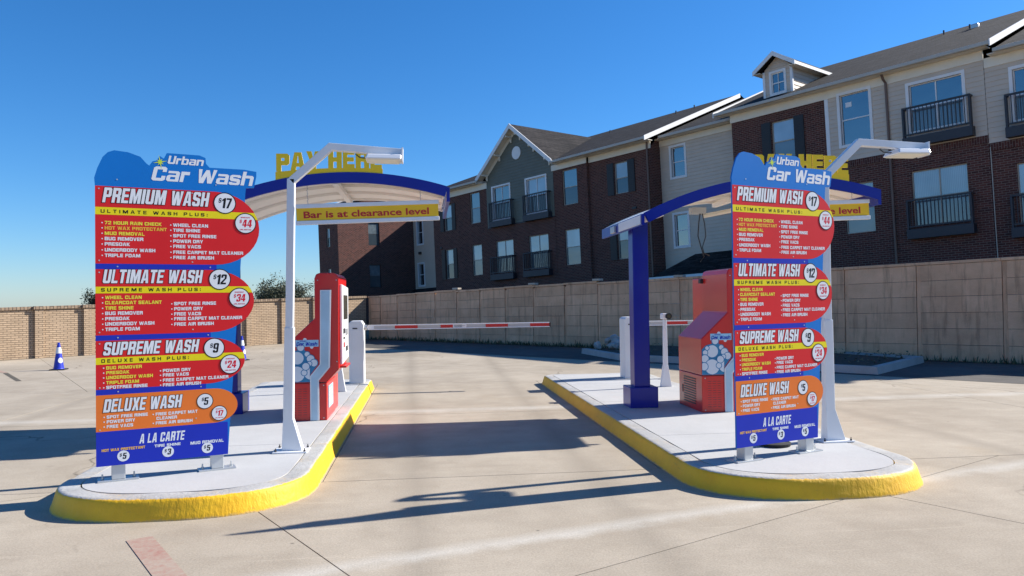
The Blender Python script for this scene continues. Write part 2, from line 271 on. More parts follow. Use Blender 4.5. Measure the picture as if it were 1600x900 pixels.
# ------------------------------------------------------------------ mesh helpers
class MB:
    def __init__(s): s.v = []; s.f = []
    def add(s, vs, fs):
        o = len(s.v); s.v += [tuple(p) for p in vs]; s.f += [tuple(i+o for i in f) for f in fs]; return s
    def box(s, x0, x1, y0, y1, z0, z1):
        return s.add([(x0,y0,z0),(x1,y0,z0),(x1,y1,z0),(x0,y1,z0),(x0,y0,z1),(x1,y0,z1),(x1,y1,z1),(x0,y1,z1)],
                     [(0,3,2,1),(4,5,6,7),(0,1,5,4),(1,2,6,5),(2,3,7,6),(3,0,4,7)])
    def prism(s, poly, a, b, axis='y'):
        n = len(poly)
        def P(p, t): return (p[0], t, p[1]) if axis == 'y' else ((t, p[0], p[1]) if axis == 'x' else (p[0], p[1], t))
        return s.add([P(p, a) for p in poly]+[P(p, b) for p in poly],
                     [tuple(range(n)), tuple(range(2*n-1, n-1, -1))]+[(i, n+i, n+(i+1) % n, (i+1) % n) for i in range(n)])
    def taper(s, x0, x1, y0, y1, z0, X0, X1, Y0, Y1, z1):
        return s.add([(x0,y0,z0),(x1,y0,z0),(x1,y1,z0),(x0,y1,z0),(X0,Y0,z1),(X1,Y0,z1),(X1,Y1,z1),(X0,Y1,z1)],
                     [(0,3,2,1),(4,5,6,7),(0,1,5,4),(1,2,6,5),(2,3,7,6),(3,0,4,7)])
    def lathe(s, prof, cx=0, cy=0, cz=0, n=20, axis='z'):
        vs = []; fs = []
        for r, z in prof:
            for k in range(n):
                a = 2*math.pi*k/n; p = (r*math.cos(a), r*math.sin(a), z)
                if axis == 'y': p = (p[0], p[2], p[1])
                if axis == 'x': p = (p[2], p[0], p[1])
                vs.append((cx+p[0], cy+p[1], cz+p[2]))
        m = len(prof)
        for j in range(m-1):
            for k in range(n): fs.append((j*n+k, j*n+(k+1) % n, (j+1)*n+(k+1) % n, (j+1)*n+k))
        fs.append(tuple(range(n-1, -1, -1))); fs.append(tuple((m-1)*n+k for k in range(n)))
        return s.add(vs, fs)
    def tube(s, pts, r, n=8):
        pts = [Vector(p) for p in pts]; rr = r if isinstance(r, (list, tuple)) else [r]*len(pts); vs = []; fs = []
        ref = Vector((0.31, 0.17, 0.93))
        for i, p in enumerate(pts):
            t = (pts[min(i+1, len(pts)-1)]-pts[max(i-1, 0)]).normalized()
            a = t.cross(ref).normalized(); b = t.cross(a)
            for k in range(n):
                an = 2*math.pi*k/n; vs.append(p+(a*math.cos(an)+b*math.sin(an))*rr[i])
        for i in range(len(pts)-1):
            for k in range(n): fs.append((i*n+k, i*n+(k+1) % n, (i+1)*n+(k+1) % n, (i+1)*n+k))
        fs.append(tuple(range(n-1, -1, -1))); fs.append(tuple((len(pts)-1)*n+k for k in range(n)))
        return s.add(vs, fs)
    def beam(s, p, q, w, d, upv=(0, 0, 1)):
        p = Vector(p); q = Vector(q); t = (q-p).normalized(); a = t.cross(Vector(upv)).normalized()*w*0.5; b = a.cross(t).normalized()*d*0.5
        vs = [p-a-b, p+a-b, p+a+b, p-a+b, q-a-b, q+a-b, q+a+b, q-a+b]
        return s.add(vs, [(0,3,2,1),(4,5,6,7),(0,1,5,4),(1,2,6,5),(2,3,7,6),(3,0,4,7)])
    def poly(s, pts): return s.add(pts, [tuple(range(len(pts)))])
    def build(s, name, mat, parent=None, smooth=False, bevel=0.0, seg=2):
        me = bpy.data.meshes.new(name); me.from_pydata(s.v, [], s.f); me.validate(); me.update()
        me.materials.append(M[mat] if isinstance(mat, str) else mat)
        o = bpy.data.objects.new(name, me); C.objects.link(o); o.parent = parent
        fixn(me)
        if smooth:
            for p in me.polygons: p.use_smooth = True
        if bevel:
            b = o.modifiers.new('bevel', 'BEVEL'); b.width = bevel; b.segments = seg; b.limit_method = 'ANGLE'; b.angle_limit = R(35)
        return o
import bmesh
def fixn(me):
    bm = bmesh.new(); bm.from_mesh(me); bmesh.ops.recalc_face_normals(bm, faces=bm.faces); bm.to_mesh(me); bm.free()
def thing(name, label, cat, loc=(0, 0, 0), rotz=0.0, group=None):
    o = bpy.data.objects.new(name, None); C.objects.link(o); o.location = loc; o.rotation_euler = (0, 0, rotz); o.empty_display_size = 0.2
    o['label'] = label; o['category'] = cat
    if group: o['group'] = group
    return o
def struct(o): o['kind'] = 'structure'; return o
def kids(o): return [c for c in C.objects if c.parent == o]
def dup(root, loc, label, rotz=None):
    def cp(o, par):
        c = o.copy(); C.objects.link(c); c.parent = par
        for ch in kids(o): cp(ch, c)
        return c
    r = cp(root, None); r.location = loc; r['label'] = label
    if rotz is not None: r.rotation_euler = (0, 0, rotz)
    return r

# text -> flat mesh in the x/z plane, baseline at z = 0
_raw = {}
def raw(s, bold, shear=0.0, spacing=1.0):
    key = (s, bold, shear, spacing)
    if key in _raw: return _raw[key]
    cu = bpy.data.curves.new('t', 'FONT'); cu.body = s; cu.size = 1.0; cu.offset = bold; cu.shear = shear; cu.space_character = spacing
    cu.resolution_u = 3
    o = bpy.data.objects.new('t', cu); C.objects.link(o)
    dg = bpy.context.evaluated_depsgraph_get(); dg.update()
    ev = o.evaluated_get(dg); me = ev.to_mesh()
    vs = [(v.co.x, v.co.y) for v in me.vertices]; fs = [tuple(p.vertices) for p in me.polygons]
    ev.to_mesh_clear(); bpy.data.objects.remove(o); bpy.data.curves.remove(cu)
    _raw[key] = (vs, fs, min(v[0] for v in vs), max(v[0] for v in vs)); return _raw[key]
def caps(bold):
    v = raw('H', bold)[0]; return min(p[1] for p in v), max(p[1] for p in v)
def put(mb, s, x, z, y, cap, width=None, xs=1.0, bold=0.0, shear=0.0, spacing=1.0, centre=False, back=None, backbold=0.03, backy=0.0012):
    vs, fs, x0, x1 = raw(s, bold, shear, spacing); lo, hi = caps(bold)
    k = cap/(hi-lo); kx = width/(x1-x0) if width else k*xs
    dx = x-((x1-x0)*kx/2 if centre else 0)
    mb.add([(dx+(a-x0)*kx, y, z+(b-lo)*k) for a, b in vs], [tuple(reversed(q)) for q in fs])
    if back is not None:
        vb, fb, _, _ = raw(s, bold+backbold, shear, spacing)
        back.add([(dx+(a-x0)*kx, y+backy, z+(b-lo)*k) for a, b in vb], [tuple(reversed(q)) for q in fb])
    return (x1-x0)*kx

# block capitals drawn as outlines (heavy sign-writer's letters): loops in a unit box, sx / sy = stem and bar thickness
def glyph(ch, sx, sy):
    c = 0.16; k = 0.10; m0 = 0.5-sy/2; m1 = 0.5+sy/2
    O = [(c, 0), (1-c, 0), (1, k), (1, 1-k), (1-c, 1), (c, 1), (0, 1-k), (0, k)]
    Hh = [(sx, sy), (1-sx, sy), (1-sx, 1-sy), (sx, 1-sy)]
    g = {
     'A': (1.06, [[(0, 0), (sx*.92, 0), (sx*1.02, .2), (1-sx*1.02, .2), (1-sx*.92, 0), (1, 0), (.5+sx*.62, 1), (.5-sx*.62, 1)], [(.5-(.5-sx)*.62, .2+sy*.85), (.5+(.5-sx)*.62, .2+sy*.85), (.5+.02, .80), (.5-.02, .80)]]),
     'B': (1.0, [[(0, 0), (1-c, 0), (1, k), (1, .5-k*.6), (1-c*.5, .5), (1, .5+k*.6), (1, 1-k), (1-c, 1), (0, 1)], [(sx, sy), (1-sx, sy), (1-sx, m0+.02), (sx, m0+.02)], [(sx, m1-.02), (1-sx, m1-.02), (1-sx, 1-sy), (sx, 1-sy)]]),
     'C': (1.0, [[(c, 0), (1-c, 0), (1, k), (1, .36), (1-sx, .36), (1-sx, sy), (sx, sy), (sx, 1-sy), (1-sx, 1-sy), (1-sx, .64), (1, .64), (1, 1-k), (1-c, 1), (c, 1), (0, 1-k), (0, k)]]),
     'D': (1.0, [[(0, 0), (1-c, 0), (1, k), (1, 1-k), (1-c, 1), (0, 1)], Hh]),
     'E': (.86, [[(0, 0), (1, 0), (1, sy), (sx, sy), (sx, m0), (.94, m0), (.94, m1), (sx, m1), (sx, 1-sy), (1, 1-sy), (1, 1), (0, 1)]]),
     'F': (.84, [[(0, 0), (sx, 0), (sx, .40), (.92, .40), (.92, .40+sy), (sx, .40+sy), (sx, 1-sy), (1, 1-sy), (1, 1), (0, 1)]]),
     'G': (1.0, [[(c, 0), (1-c, 0), (1, k), (1, .54), (.52, .54), (.52, .54-sy*.8), (1-sx, .54-sy*.8), (1-sx, sy), (sx, sy), (sx, 1-sy), (1-sx, 1-sy), (1-sx, .68), (1, .68), (1, 1-k), (1-c, 1), (c, 1), (0, 1-k), (0, k)]]),
     'H': (1.0, [[(0, 0), (sx, 0), (sx, m0), (1-sx, m0), (1-sx, 0), (1, 0), (1, 1), (1-sx, 1), (1-sx, m1), (sx, m1), (sx, 1), (0, 1)]]),
     'I': (sx, [[(0, 0), (1, 0), (1, 1), (0, 1)]]),
     'K': (1.0, [[(0, 0), (sx, 0), (sx, .33), (sx+.06, .40), (1-sx*1.15, 0), (1.02, 0), (sx+.22, .56), (1, 1), (1-sx*1.1, 1), (sx, .64), (sx, 1), (0, 1)]]),
     'L': (.82, [[(0, 0), (1, 0), (1, sy), (sx, sy), (sx, 1), (0, 1)]]),
     'M': (1.34, [[(0, 0), (sx*.76, 0), (sx*.76, .56), (.5-.09, 0), (.5+.09, 0), (1-sx*.76, .56), (1-sx*.76, 0), (1, 0), (1, 1), (1-sx*.95, 1), (.5, .46), (sx*.95, 1), (0, 1)]]),
     'N': (1.04, [[(0, 0), (sx*.9, 0), (sx*.9, .52), (1-sx, 0), (1, 0), (1, 1), (1-sx*.9, 1), (1-sx*.9, .48), (sx, 1), (0, 1)]]),
     'O': (1.0, [O, Hh]), '0': (1.0, [O, Hh]),
     'P': (.96, [[(0, 0), (sx, 0), (sx, .36), (1-c, .36), (1, .36+k), (1, 1-k), (1-c, 1), (0, 1)], [(sx, .36+sy), (1-sx, .36+sy), (1-sx, 1-sy), (sx, 1-sy)]]),
     'R': (1.0, [[(0, 0), (sx, 0), (sx, .38), (1-sx-.04, .38), (1-sx, .30), (1-sx, 0), (1, 0), (1, .36), (1-c*.6, .47), (1, .56), (1, 1-k), (1-c, 1), (0, 1)], [(sx, .40+sy), (1-sx, .40+sy), (1-sx, 1-sy), (sx, 1-sy)]]),
     'S': (.98, [[(c, 0), (1-c, 0), (1, k), (1, .5-k*.3), (1-c, .5+sy*.42), (sx, .5+sy*.75), (sx, 1-sy), (1-sx, 1-sy), (1-sx, .70), (1, .70), (1, 1-k), (1-c, 1), (c, 1), (0, 1-k), (0, .5+k*.3), (c, .5-sy*.42), (1-sx, .5-sy*.75), (1-sx, sy), (sx, sy), (sx, .30), (0, .30), (0, k)]]),
     'T': (.92, [[(.5-sx*.54, 0), (.5+sx*.54, 0), (.5+sx*.54, 1-sy), (1, 1-sy), (1, 1), (0, 1), (0, 1-sy), (.5-sx*.54, 1-sy)]]),
     'U': (1.0, [[(c, 0), (1-c, 0), (1, k), (1, 1), (1-sx, 1), (1-sx, sy), (sx, sy), (sx, 1), (0, 1), (0, k)]]),
     'V': (1.02, [[(.5-sx*.55, 0), (.5+sx*.55, 0), (1, 1), (1-sx*.95, 1), (.5, .26), (sx*.95, 1), (0, 1)]]),
     'W': (1.46, [[(.16, 0), (.16+sx*.78, 0), (.5, .52), (.84-sx*.78, 0), (.84, 0), (1, 1), (1-sx*.66, 1), (.775, .36), (.5+sx*.30, .96), (.5-sx*.30, .96), (.225, .36), (sx*.66, 1), (0, 1)]]),
     'X': (1.04, [[(0, 0), (sx*1.05, 0), (.5, .33), (1-sx*1.05, 0), (1, 0), (.5+sx*.62, .5), (1, 1), (1-sx*1.05, 1), (.5, .67), (sx*1.05, 1), (0, 1), (.5-sx*.62, .5)]]),
     'Y': (1.02, [[(.5-sx*.52, 0), (.5+sx*.52, 0), (.5+sx*.52, .40), (1, 1), (1-sx*1.0, 1), (.5, .62), (sx*1.0, 1), (0, 1), (.5-sx*.52, .40)]]),
     '1': (.62, [[(.38, 0), (1, 0), (1, 1), (.55, 1), (0, .84), (0, .66), (.38, .74)]]),
     '2': (.96, [[(0, 0), (1, 0), (1, sy), (sx*1.15, sy), (1, .58), (1, 1-k), (1-c, 1), (c, 1), (0, 1-k), (0, .66), (sx, .66), (sx, 1-sy), (1-sx, 1-sy), (1-sx, .60), (0, .20)]]),
     '3': (.96, [[(c, 0), (1-c, 0), (1, k), (1, .44), (1-c*.6, .51), (1, .58), (1, 1-k), (1-c, 1), (c, 1), (0, 1-k), (0, .70), (sx, .70), (sx, 1-sy), (1-sx, 1-sy), (1-sx, .60), (.38, .60), (.38, .42), (1-sx, .42), (1-sx, sy), (sx, sy), (sx, .30), (0, .30), (0, k)]]),
     '4': (1.04, [[(.48, 0), (.48+sx, 0), (.48+sx, .20), (1, .20), (1, .20+sy), (.48+sx, .20+sy), (.48+sx, 1), (.36, 1), (0, .34), (0, .20), (.48, .20)], [(.22, .20+sy), (.48, .20+sy), (.48, .76)]]),
     '5': (.96, [[(c, 0), (1-c, 0), (1, k), (1, .62-k), (1-c, .64), (sx, .64), (sx, 1-sy), (.96, 1-sy), (.96, 1), (0, 1), (0, .46), (1-sx, .46), (1-sx, sy), (sx, sy), (sx, .30), (0, .30), (0, k)]]),
     '7': (.90, [[(.14, 0), (.14+sx*1.1, 0), (1, .80), (1, 1), (0, 1), (0, 1-sy), (1-sx*1.05, 1-sy)]]),
     '9': (.96, [[(c, 0), (1-c, 0), (1, k), (1, 1-k), (1-c, 1), (c, 1), (0, 1-k), (0, .48), (c, .40), (1-sx, .40), (1-sx, sy), (sx, sy), (sx, .28), (0, .28), (0, k)], [(sx, .54), (1-sx, .54), (1-sx, 1-sy), (sx, 1-sy)]]),
     '$': (.96, [[(c, .04), (.42, .04), (.42, -.08), (.58, -.08), (.58, .04), (1-c, .04), (1, .04+k), (1, .48), (1-c, .58), (sx, .64), (sx, .96-sy), (1-sx, .96-sy), (1-sx, .70), (1, .70), (1, .96-k), (1-c, .96), (.58, .96), (.58, 1.08), (.42, 1.08), (.42, .96), (c, .96), (0, .96-k), (0, .52), (c, .42), (1-sx, .36), (1-sx, .04+sy), (sx, .04+sy), (sx, .30), (0, .30), (0, .04+k)]]),
     'a': (.94, [[(c, 0), (1, 0), (1, .74-k), (1-c, .74), (.06, .74), (.06, .74-sy*.8), (1-sx, .74-sy*.8), (1-sx, .46), (c, .46), (0, .46-k), (0, k)], [(sx, sy*.75), (1-sx, sy*.75), (1-sx, .46-sy*.7), (sx, .46-sy*.7)]]),
     'r': (.66, [[(0, 0), (sx*1.4, 0), (sx*1.4, .74-sy*1.15), (1, .74-sy*1.15), (1, .74), (0, .74)]]),
     'h': (.96, [[(0, 0), (sx, 0), (sx, .74-sy), (1-sx, .74-sy), (1-sx, 0), (1, 0), (1, .74-k), (1-c, .74), (sx, .74), (sx, 1.02), (0, 1.02)]]),
     'n': (.96, [[(0, 0), (sx, 0), (sx, .74-sy), (1-sx, .74-sy), (1-sx, 0), (1, 0), (1, .74-k), (1-c, .74), (0, .74)]]),
     'b': (.96, [[(0, 0), (1-c, 0), (1, k), (1, .74-k), (1-c, .74), (sx, .74), (sx, 1.02), (0, 1.02)], [(sx, sy*.85), (1-sx, sy*.85), (1-sx, .74-sy*.85), (sx, .74-sy*.85)]]),
     's': (.88, [[(p, q*.74) for p, q in [(c, 0), (1-c, 0), (1, k), (1, .5-k*.3), (1-c, .5+sy*.6), (sx, .5+sy*.85), (sx, 1-sy*1.1), (1-sx, 1-sy*1.1), (1-sx, .72), (1, .72), (1, 1-k), (1-c, 1), (c, 1), (0, 1-k), (0, .5+k*.3), (c, .5-sy*.6), (1-sx, .5-sy*.85), (1-sx, sy*1.1), (sx, sy*1.1), (sx, .28), (0, .28), (0, k)]]]),
     ':': (sx, [[(0, .06), (1, .06), (1, .30), (0, .30)], [(0, .56), (1, .56), (1, .80), (0, .80)]])}
    return g[ch]
_cg = {}
def cgeo(s, wc, sx, sy, gap, shear, off):
    """letters wc wide (relative to a height of 1), filled as 2D curves; off fattens them"""
    key = (s, wc, sx, sy, gap, shear, off)
    if key in _cg: return _cg[key]
    cu = bpy.data.curves.new('t', 'CURVE'); cu.dimensions = '2D'; cu.fill_mode = 'BOTH'; cu.offset = off
    x = 0.0
    for ch in s:
        if ch == ' ': x += wc*0.42+gap; continue
        w, loops = glyph(ch, sx, sy); w *= wc
        for lp in loops:
            sp = cu.splines.new('POLY'); sp.points.add(len(lp)-1); sp.use_cyclic_u = True
            for pt, (a, b) in zip(sp.points, lp): pt.co = (x+a*w+b*shear, b, 0, 1)
        x += w+gap
    o = bpy.data.objects.new('t', cu); C.objects.link(o)
    dg = bpy.context.evaluated_depsgraph_get(); dg.update()
    ev = o.evaluated_get(dg); me = ev.to_mesh()
    vs = [(v.co.x, v.co.y) for v in me.vertices]; fs = [tuple(p.vertices) for p in me.polygons]
    ev.to_mesh_clear(); bpy.data.objects.remove(o); bpy.data.curves.remove(cu)
    _cg[key] = (vs, fs, x-gap); return _cg[key]
def cap(mb, s, x, z, y, h, width=None, wc=0.5, sx=0.36, sy=0.19, gap=0.09, shear=0.0, centre=False, back=None, grow=0.07, backy=0.0004):
    vs, fs, w = cgeo(s, wc, sx, sy, gap, shear, 0.0); kx = width/(w+shear) if width else h
    dx = x-((w+shear)*kx/2 if centre else 0)
    mb.add([(dx+a*kx, y, z+b*h) for a, b in vs], [tuple(q) for q in fs])
    if back is not None:
        xo = 0.0
        for n_, ch in enumerate(s):
            if ch == ' ': xo += wc*0.42+gap; continue
            vb, fb, wb = cgeo(ch, wc, sx, sy, gap, shear, grow); back.add([(dx+(xo+a)*kx, y+backy-0.00001*n_, z+b*h) for a, b in vb], [tuple(q) for q in fb]); xo += wb+gap
    return w*kx
def words(mb, name, mat, parent, gap):
    """one mesh per word: letters closer than gap stay together"""
    par = list(range(len(mb.v)))
    def find(i):
        while par[i] != i: par[i] = par[par[i]]; i = par[i]
        return i
    for f in mb.f:
        for q in f[1:]: par[find(q)] = find(f[0])
    comp = {}
    for f in mb.f: comp.setdefault(find(f[0]), []).append(f)
    lst = sorted(comp.values(), key=lambda fs: min(mb.v[i][0] for f in fs for i in f)); groups = []; right = -1e9
    for fs in lst:
        lo = min(mb.v[i][0] for f in fs for i in f); hi = max(mb.v[i][0] for f in fs for i in f)
        if lo-right > gap: groups.append([])
        groups[-1] += fs; right = max(right, hi)
    for fs in groups:
        m = MB()
        for f in fs: m.add([mb.v[i] for i in f], [tuple(range(len(f)))])
        m.build(name, mat, parent)
def disc(mb, x, z, y, r, n=28, rz=None):
    mb.poly([(x+r*math.cos(2*math.pi*k/n), y, z+(rz or r)*math.sin(2*math.pi*k/n)) for k in range(n)]); return mb

# ------------------------------------------------------------------ ground and paving
g = MB(); g.add([(-3000, -3000, -0.03), (3000, -3000, -0.03), (3000, 3000, -0.03), (-3000, 3000, -0.03)], [(0, 1, 2, 3)])
ground = struct(g.build('ground', 'earth'))
jb = MB(); jb.add([(-22, -6, -0.026), (26, -6, -0.026), (26, 40, -0.026), (-22, 40, -0.026)], [(0, 1, 2, 3)])
pave = struct(jb.build('pavement', 'joint_dirt'))

def clip(poly, nx, ny, d):                       # keep nx*x + ny*y <= d
    out = []
    for i, p in enumerate(poly):
        q = poly[(i+1) % len(poly)]; a = nx*p[0]+ny*p[1]-d; b = nx*q[0]+ny*q[1]-d
        if a <= 0: out.append(p)
        if (a < 0 < b) or (b < 0 < a): t = a/(a-b); out.append((p[0]+(q[0]-p[0])*t, p[1]+(q[1]-p[1])*t))
    return out
def area(p): return abs(sum(p[i][0]*p[(i+1) % len(p)][1]-p[(i+1) % len(p)][0]*p[i][1] for i in range(len(p)))*0.5)
G = 0.005
LANE = (-9.0, 8.6, 7.25, 15.6)                     # the strip of lane-aligned slabs
WD = Vector((0.663, -0.749)); WC = Vector((5.646, 25.947))      # line of the retaining wall
BD = Vector((0.73, 0.683)); BC = Vector((-10.058, 28.132))      # line of the tan brick wall
def limit(poly):                                    # keep the lot side of both walls
    nw = Vector((0.749, 0.663)); nb = Vector((-0.683, 0.73))
    poly = clip(poly, nw.x, nw.y, nw.dot(WC)-0.35)
    return clip(poly, nb.x, nb.y, nb.dot(BC)-0.05) if len(poly) > 2 else poly
def slab(polys):
    mb = MB()
    for p in polys:
        if len(p) < 3 or area(p) < 0.003: continue
        n = len(p); mb.add([(x, y, 0.0) for x, y in p]+[(x, y, -0.024) for x, y in p], [tuple(range(n))]+[(i, n+i, n+(i+1) % n, (i+1) % n) for i in range(n)])
    if mb.f: mb.build('slab', 'pavement', pave)
e1 = Vector((0.876, 0.482)); e2 = Vector((-0.482, 0.876)); o0 = Vector((-0.07, 4.02)); CS = 4.3
for i in range(-6, 8):
    for j in range(-3, 9):
        c = [o0+e1*(CS*(i+a))+e2*(CS*(j+b)) for a, b in ((0, 0), (1, 0), (1, 1), (0, 1))]
        cc = (c[0]+c[2])/2
        q = [(p.x+(cc.x-p.x)/CS*G*2, p.y+(cc.y-p.y)/CS*G*2) for p in c]
        q = limit(q)
        if len(q) < 3: continue
        x0, x1, y0, y1 = LANE[0]-G, LANE[1]+G, LANE[2]-G, LANE[3]+G
        parts = [clip(q, 1, 0, x0), clip(q, -1, 0, -x1)]
        mid = clip(clip(q, -1, 0, -x0), 1, 0, x1)
        if len(mid) > 2: parts += [clip(mid, 0, 1, y0), clip(mid, 0, -1, -y1)]
        slab(parts)
xs_ = [-9.0, -6.1, -3.14, -0.95, 2.25, 4.48, 8.6]; ys_ = [7.25, 11.33, 15.6]
for i in range(len(xs_)-1):
    for j in range(len(ys_)-1):
        slab([limit([(xs_[i]+G, ys_[j]+G), (xs_[i+1]-G, ys_[j]+G), (xs_[i+1]-G, ys_[j+1]-G), (xs_[i]+G, ys_[j+1]-G)])])
def stripe(a, b, w, mat):
    a = Vector(a); b = Vector(b); t = (b-a).normalized(); n = Vector((-t.y, t.x))*w/2
    p = [a-n, b-n, b+n, a+n]; mb = MB().poly([(q.x, q.y, 0.004) for q in p]); o = mb.build('painted_stripe', mat, pave); return o
stripe((-2.02, 5.72), (-1.30, 4.45), 0.17, 'faded_red')
stripe((-11.9, 22.4), (-10.45, 20.6), 0.12, 'faded_red')
stripe((-10.4, 20.5), (-8.95, 18.2), 0.10, 'joint_dirt')

# ------------------------------------------------------------------ kerb islands
def island_outline(x0, x1, y0, y1, rb=0.32, ry=0.95, ex=2.4):
    r = (x1-x0)/2; cx = (x0+x1)/2; pts = []; n = 40
    for k in range(n+1):
        a = math.pi+math.pi*k/n; c, s_ = math.cos(a), math.sin(a)
        pts.append((cx+r*math.copysign(abs(c)**(2/ex), c), y0+ry+ry*math.copysign(abs(s_)**(2/ex), s_)))
    for k in range(9): a = math.pi/2*k/8; pts.append((x1-rb+rb*math.cos(a), y1-rb+rb*math.sin(a)))
    for k in range(9): a = math.pi/2+math.pi/2*k/8; pts.append((x0+rb+rb*math.cos(a), y1-rb+rb*math.sin(a)))
    out = []                                            # subdivide the long straight sides
    for i, p in enumerate(pts):
        q = pts[(i+1) % len(pts)]; d = math.hypot(q[0]-p[0], q[1]-p[1]); n = max(1, int(d/0.4))
        for k in range(n): out.append((p[0]+(q[0]-p[0])*k/n, p[1]+(q[1]-p[1])*k/n))
    return out
def offset(pts, d):
    n = len(pts); out = []
    for i in range(n):
        p = Vector(pts[i-1]); q = Vector(pts[(i+1) % n]); t = (q-p).normalized(); nn = Vector((t.y, -t.x)); out.append((pts[i][0]+nn.x*d, pts[i][1]+nn.y*d))
    return out
def make_island(label, x0, x1, y0, y1):
    root = thing('kerb_island', label, 'kerb island', ((x0+x1)/2, y0, 0), 0, 'yellow edged kerb islands')
    w = (x1-x0)/2; ol = island_outline(-w, w, 0, y1-y0)
    prof = [(0.0, -0.02), (0.0, 0.0), (-0.018, 0.045), (-0.034, 0.095), (-0.046, 0.135), (-0.056, 0.152), (-0.070, 0.162), (-0.092, 0.165), (-0.222, 0.165), (-0.225, 0.13)]
    rings = [[(x, y, z+0.0035*math.sin(x*9+y*7)*(z > 0.1)) for x, y in offset(ol, d)] for d, z in prof]
    vs = [p for r_ in rings for p in r_]; n = len(ol); fs = [(j*n+k, j*n+(k+1) % n, (j+1)*n+(k+1) % n, (j+1)*n+k) for j in range(len(prof)-1) for k in range(n)]
    kk_ = MB().add(vs, fs).build('kerb', 'kerb', root, smooth=True); es = kk_.modifiers.new('split', 'EDGE_SPLIT'); es.split_angle = R(40)
    inn = offset(ol, -0.234); Lh = y1-y0; cuts = [-1, 2.2, 5.0, Lh*0.62+1.6, Lh+1]
    cuts = sorted(cuts)
    for k in range(len(cuts)-1):
        p = clip(clip(inn, 0, -1, -(cuts[k]+0.004)), 0, 1, cuts[k+1]-0.004)
        if len(p) < 3: continue
        m = len(p); MB().add([(x, y, 0.167) for x, y in p]+[(x, y, 0.12) for x, y in p], [tuple(range(m))]+[(i, m+i, m+(i+1) % m, (i+1) % m) for i in range(m)]).build('slab', 'island_slab', root)
    MB().poly([(x, y, 0.137) for x, y in offset(ol, -0.2)]).build('joint_filler', 'joint_dirt', root)
    return root
make_island('yellow kerbed concrete island on the left, under the menu board with the whole canopy', -3.12, -0.965, 6.14, 15.2)
make_island('yellow kerbed concrete island on the right, under the free-standing blue post', 2.265, 4.46, 5.90, 15.2)
ZI = 0.167; SC = 1.053          # top of the islands; everything on them is modelled a little small and brought to size

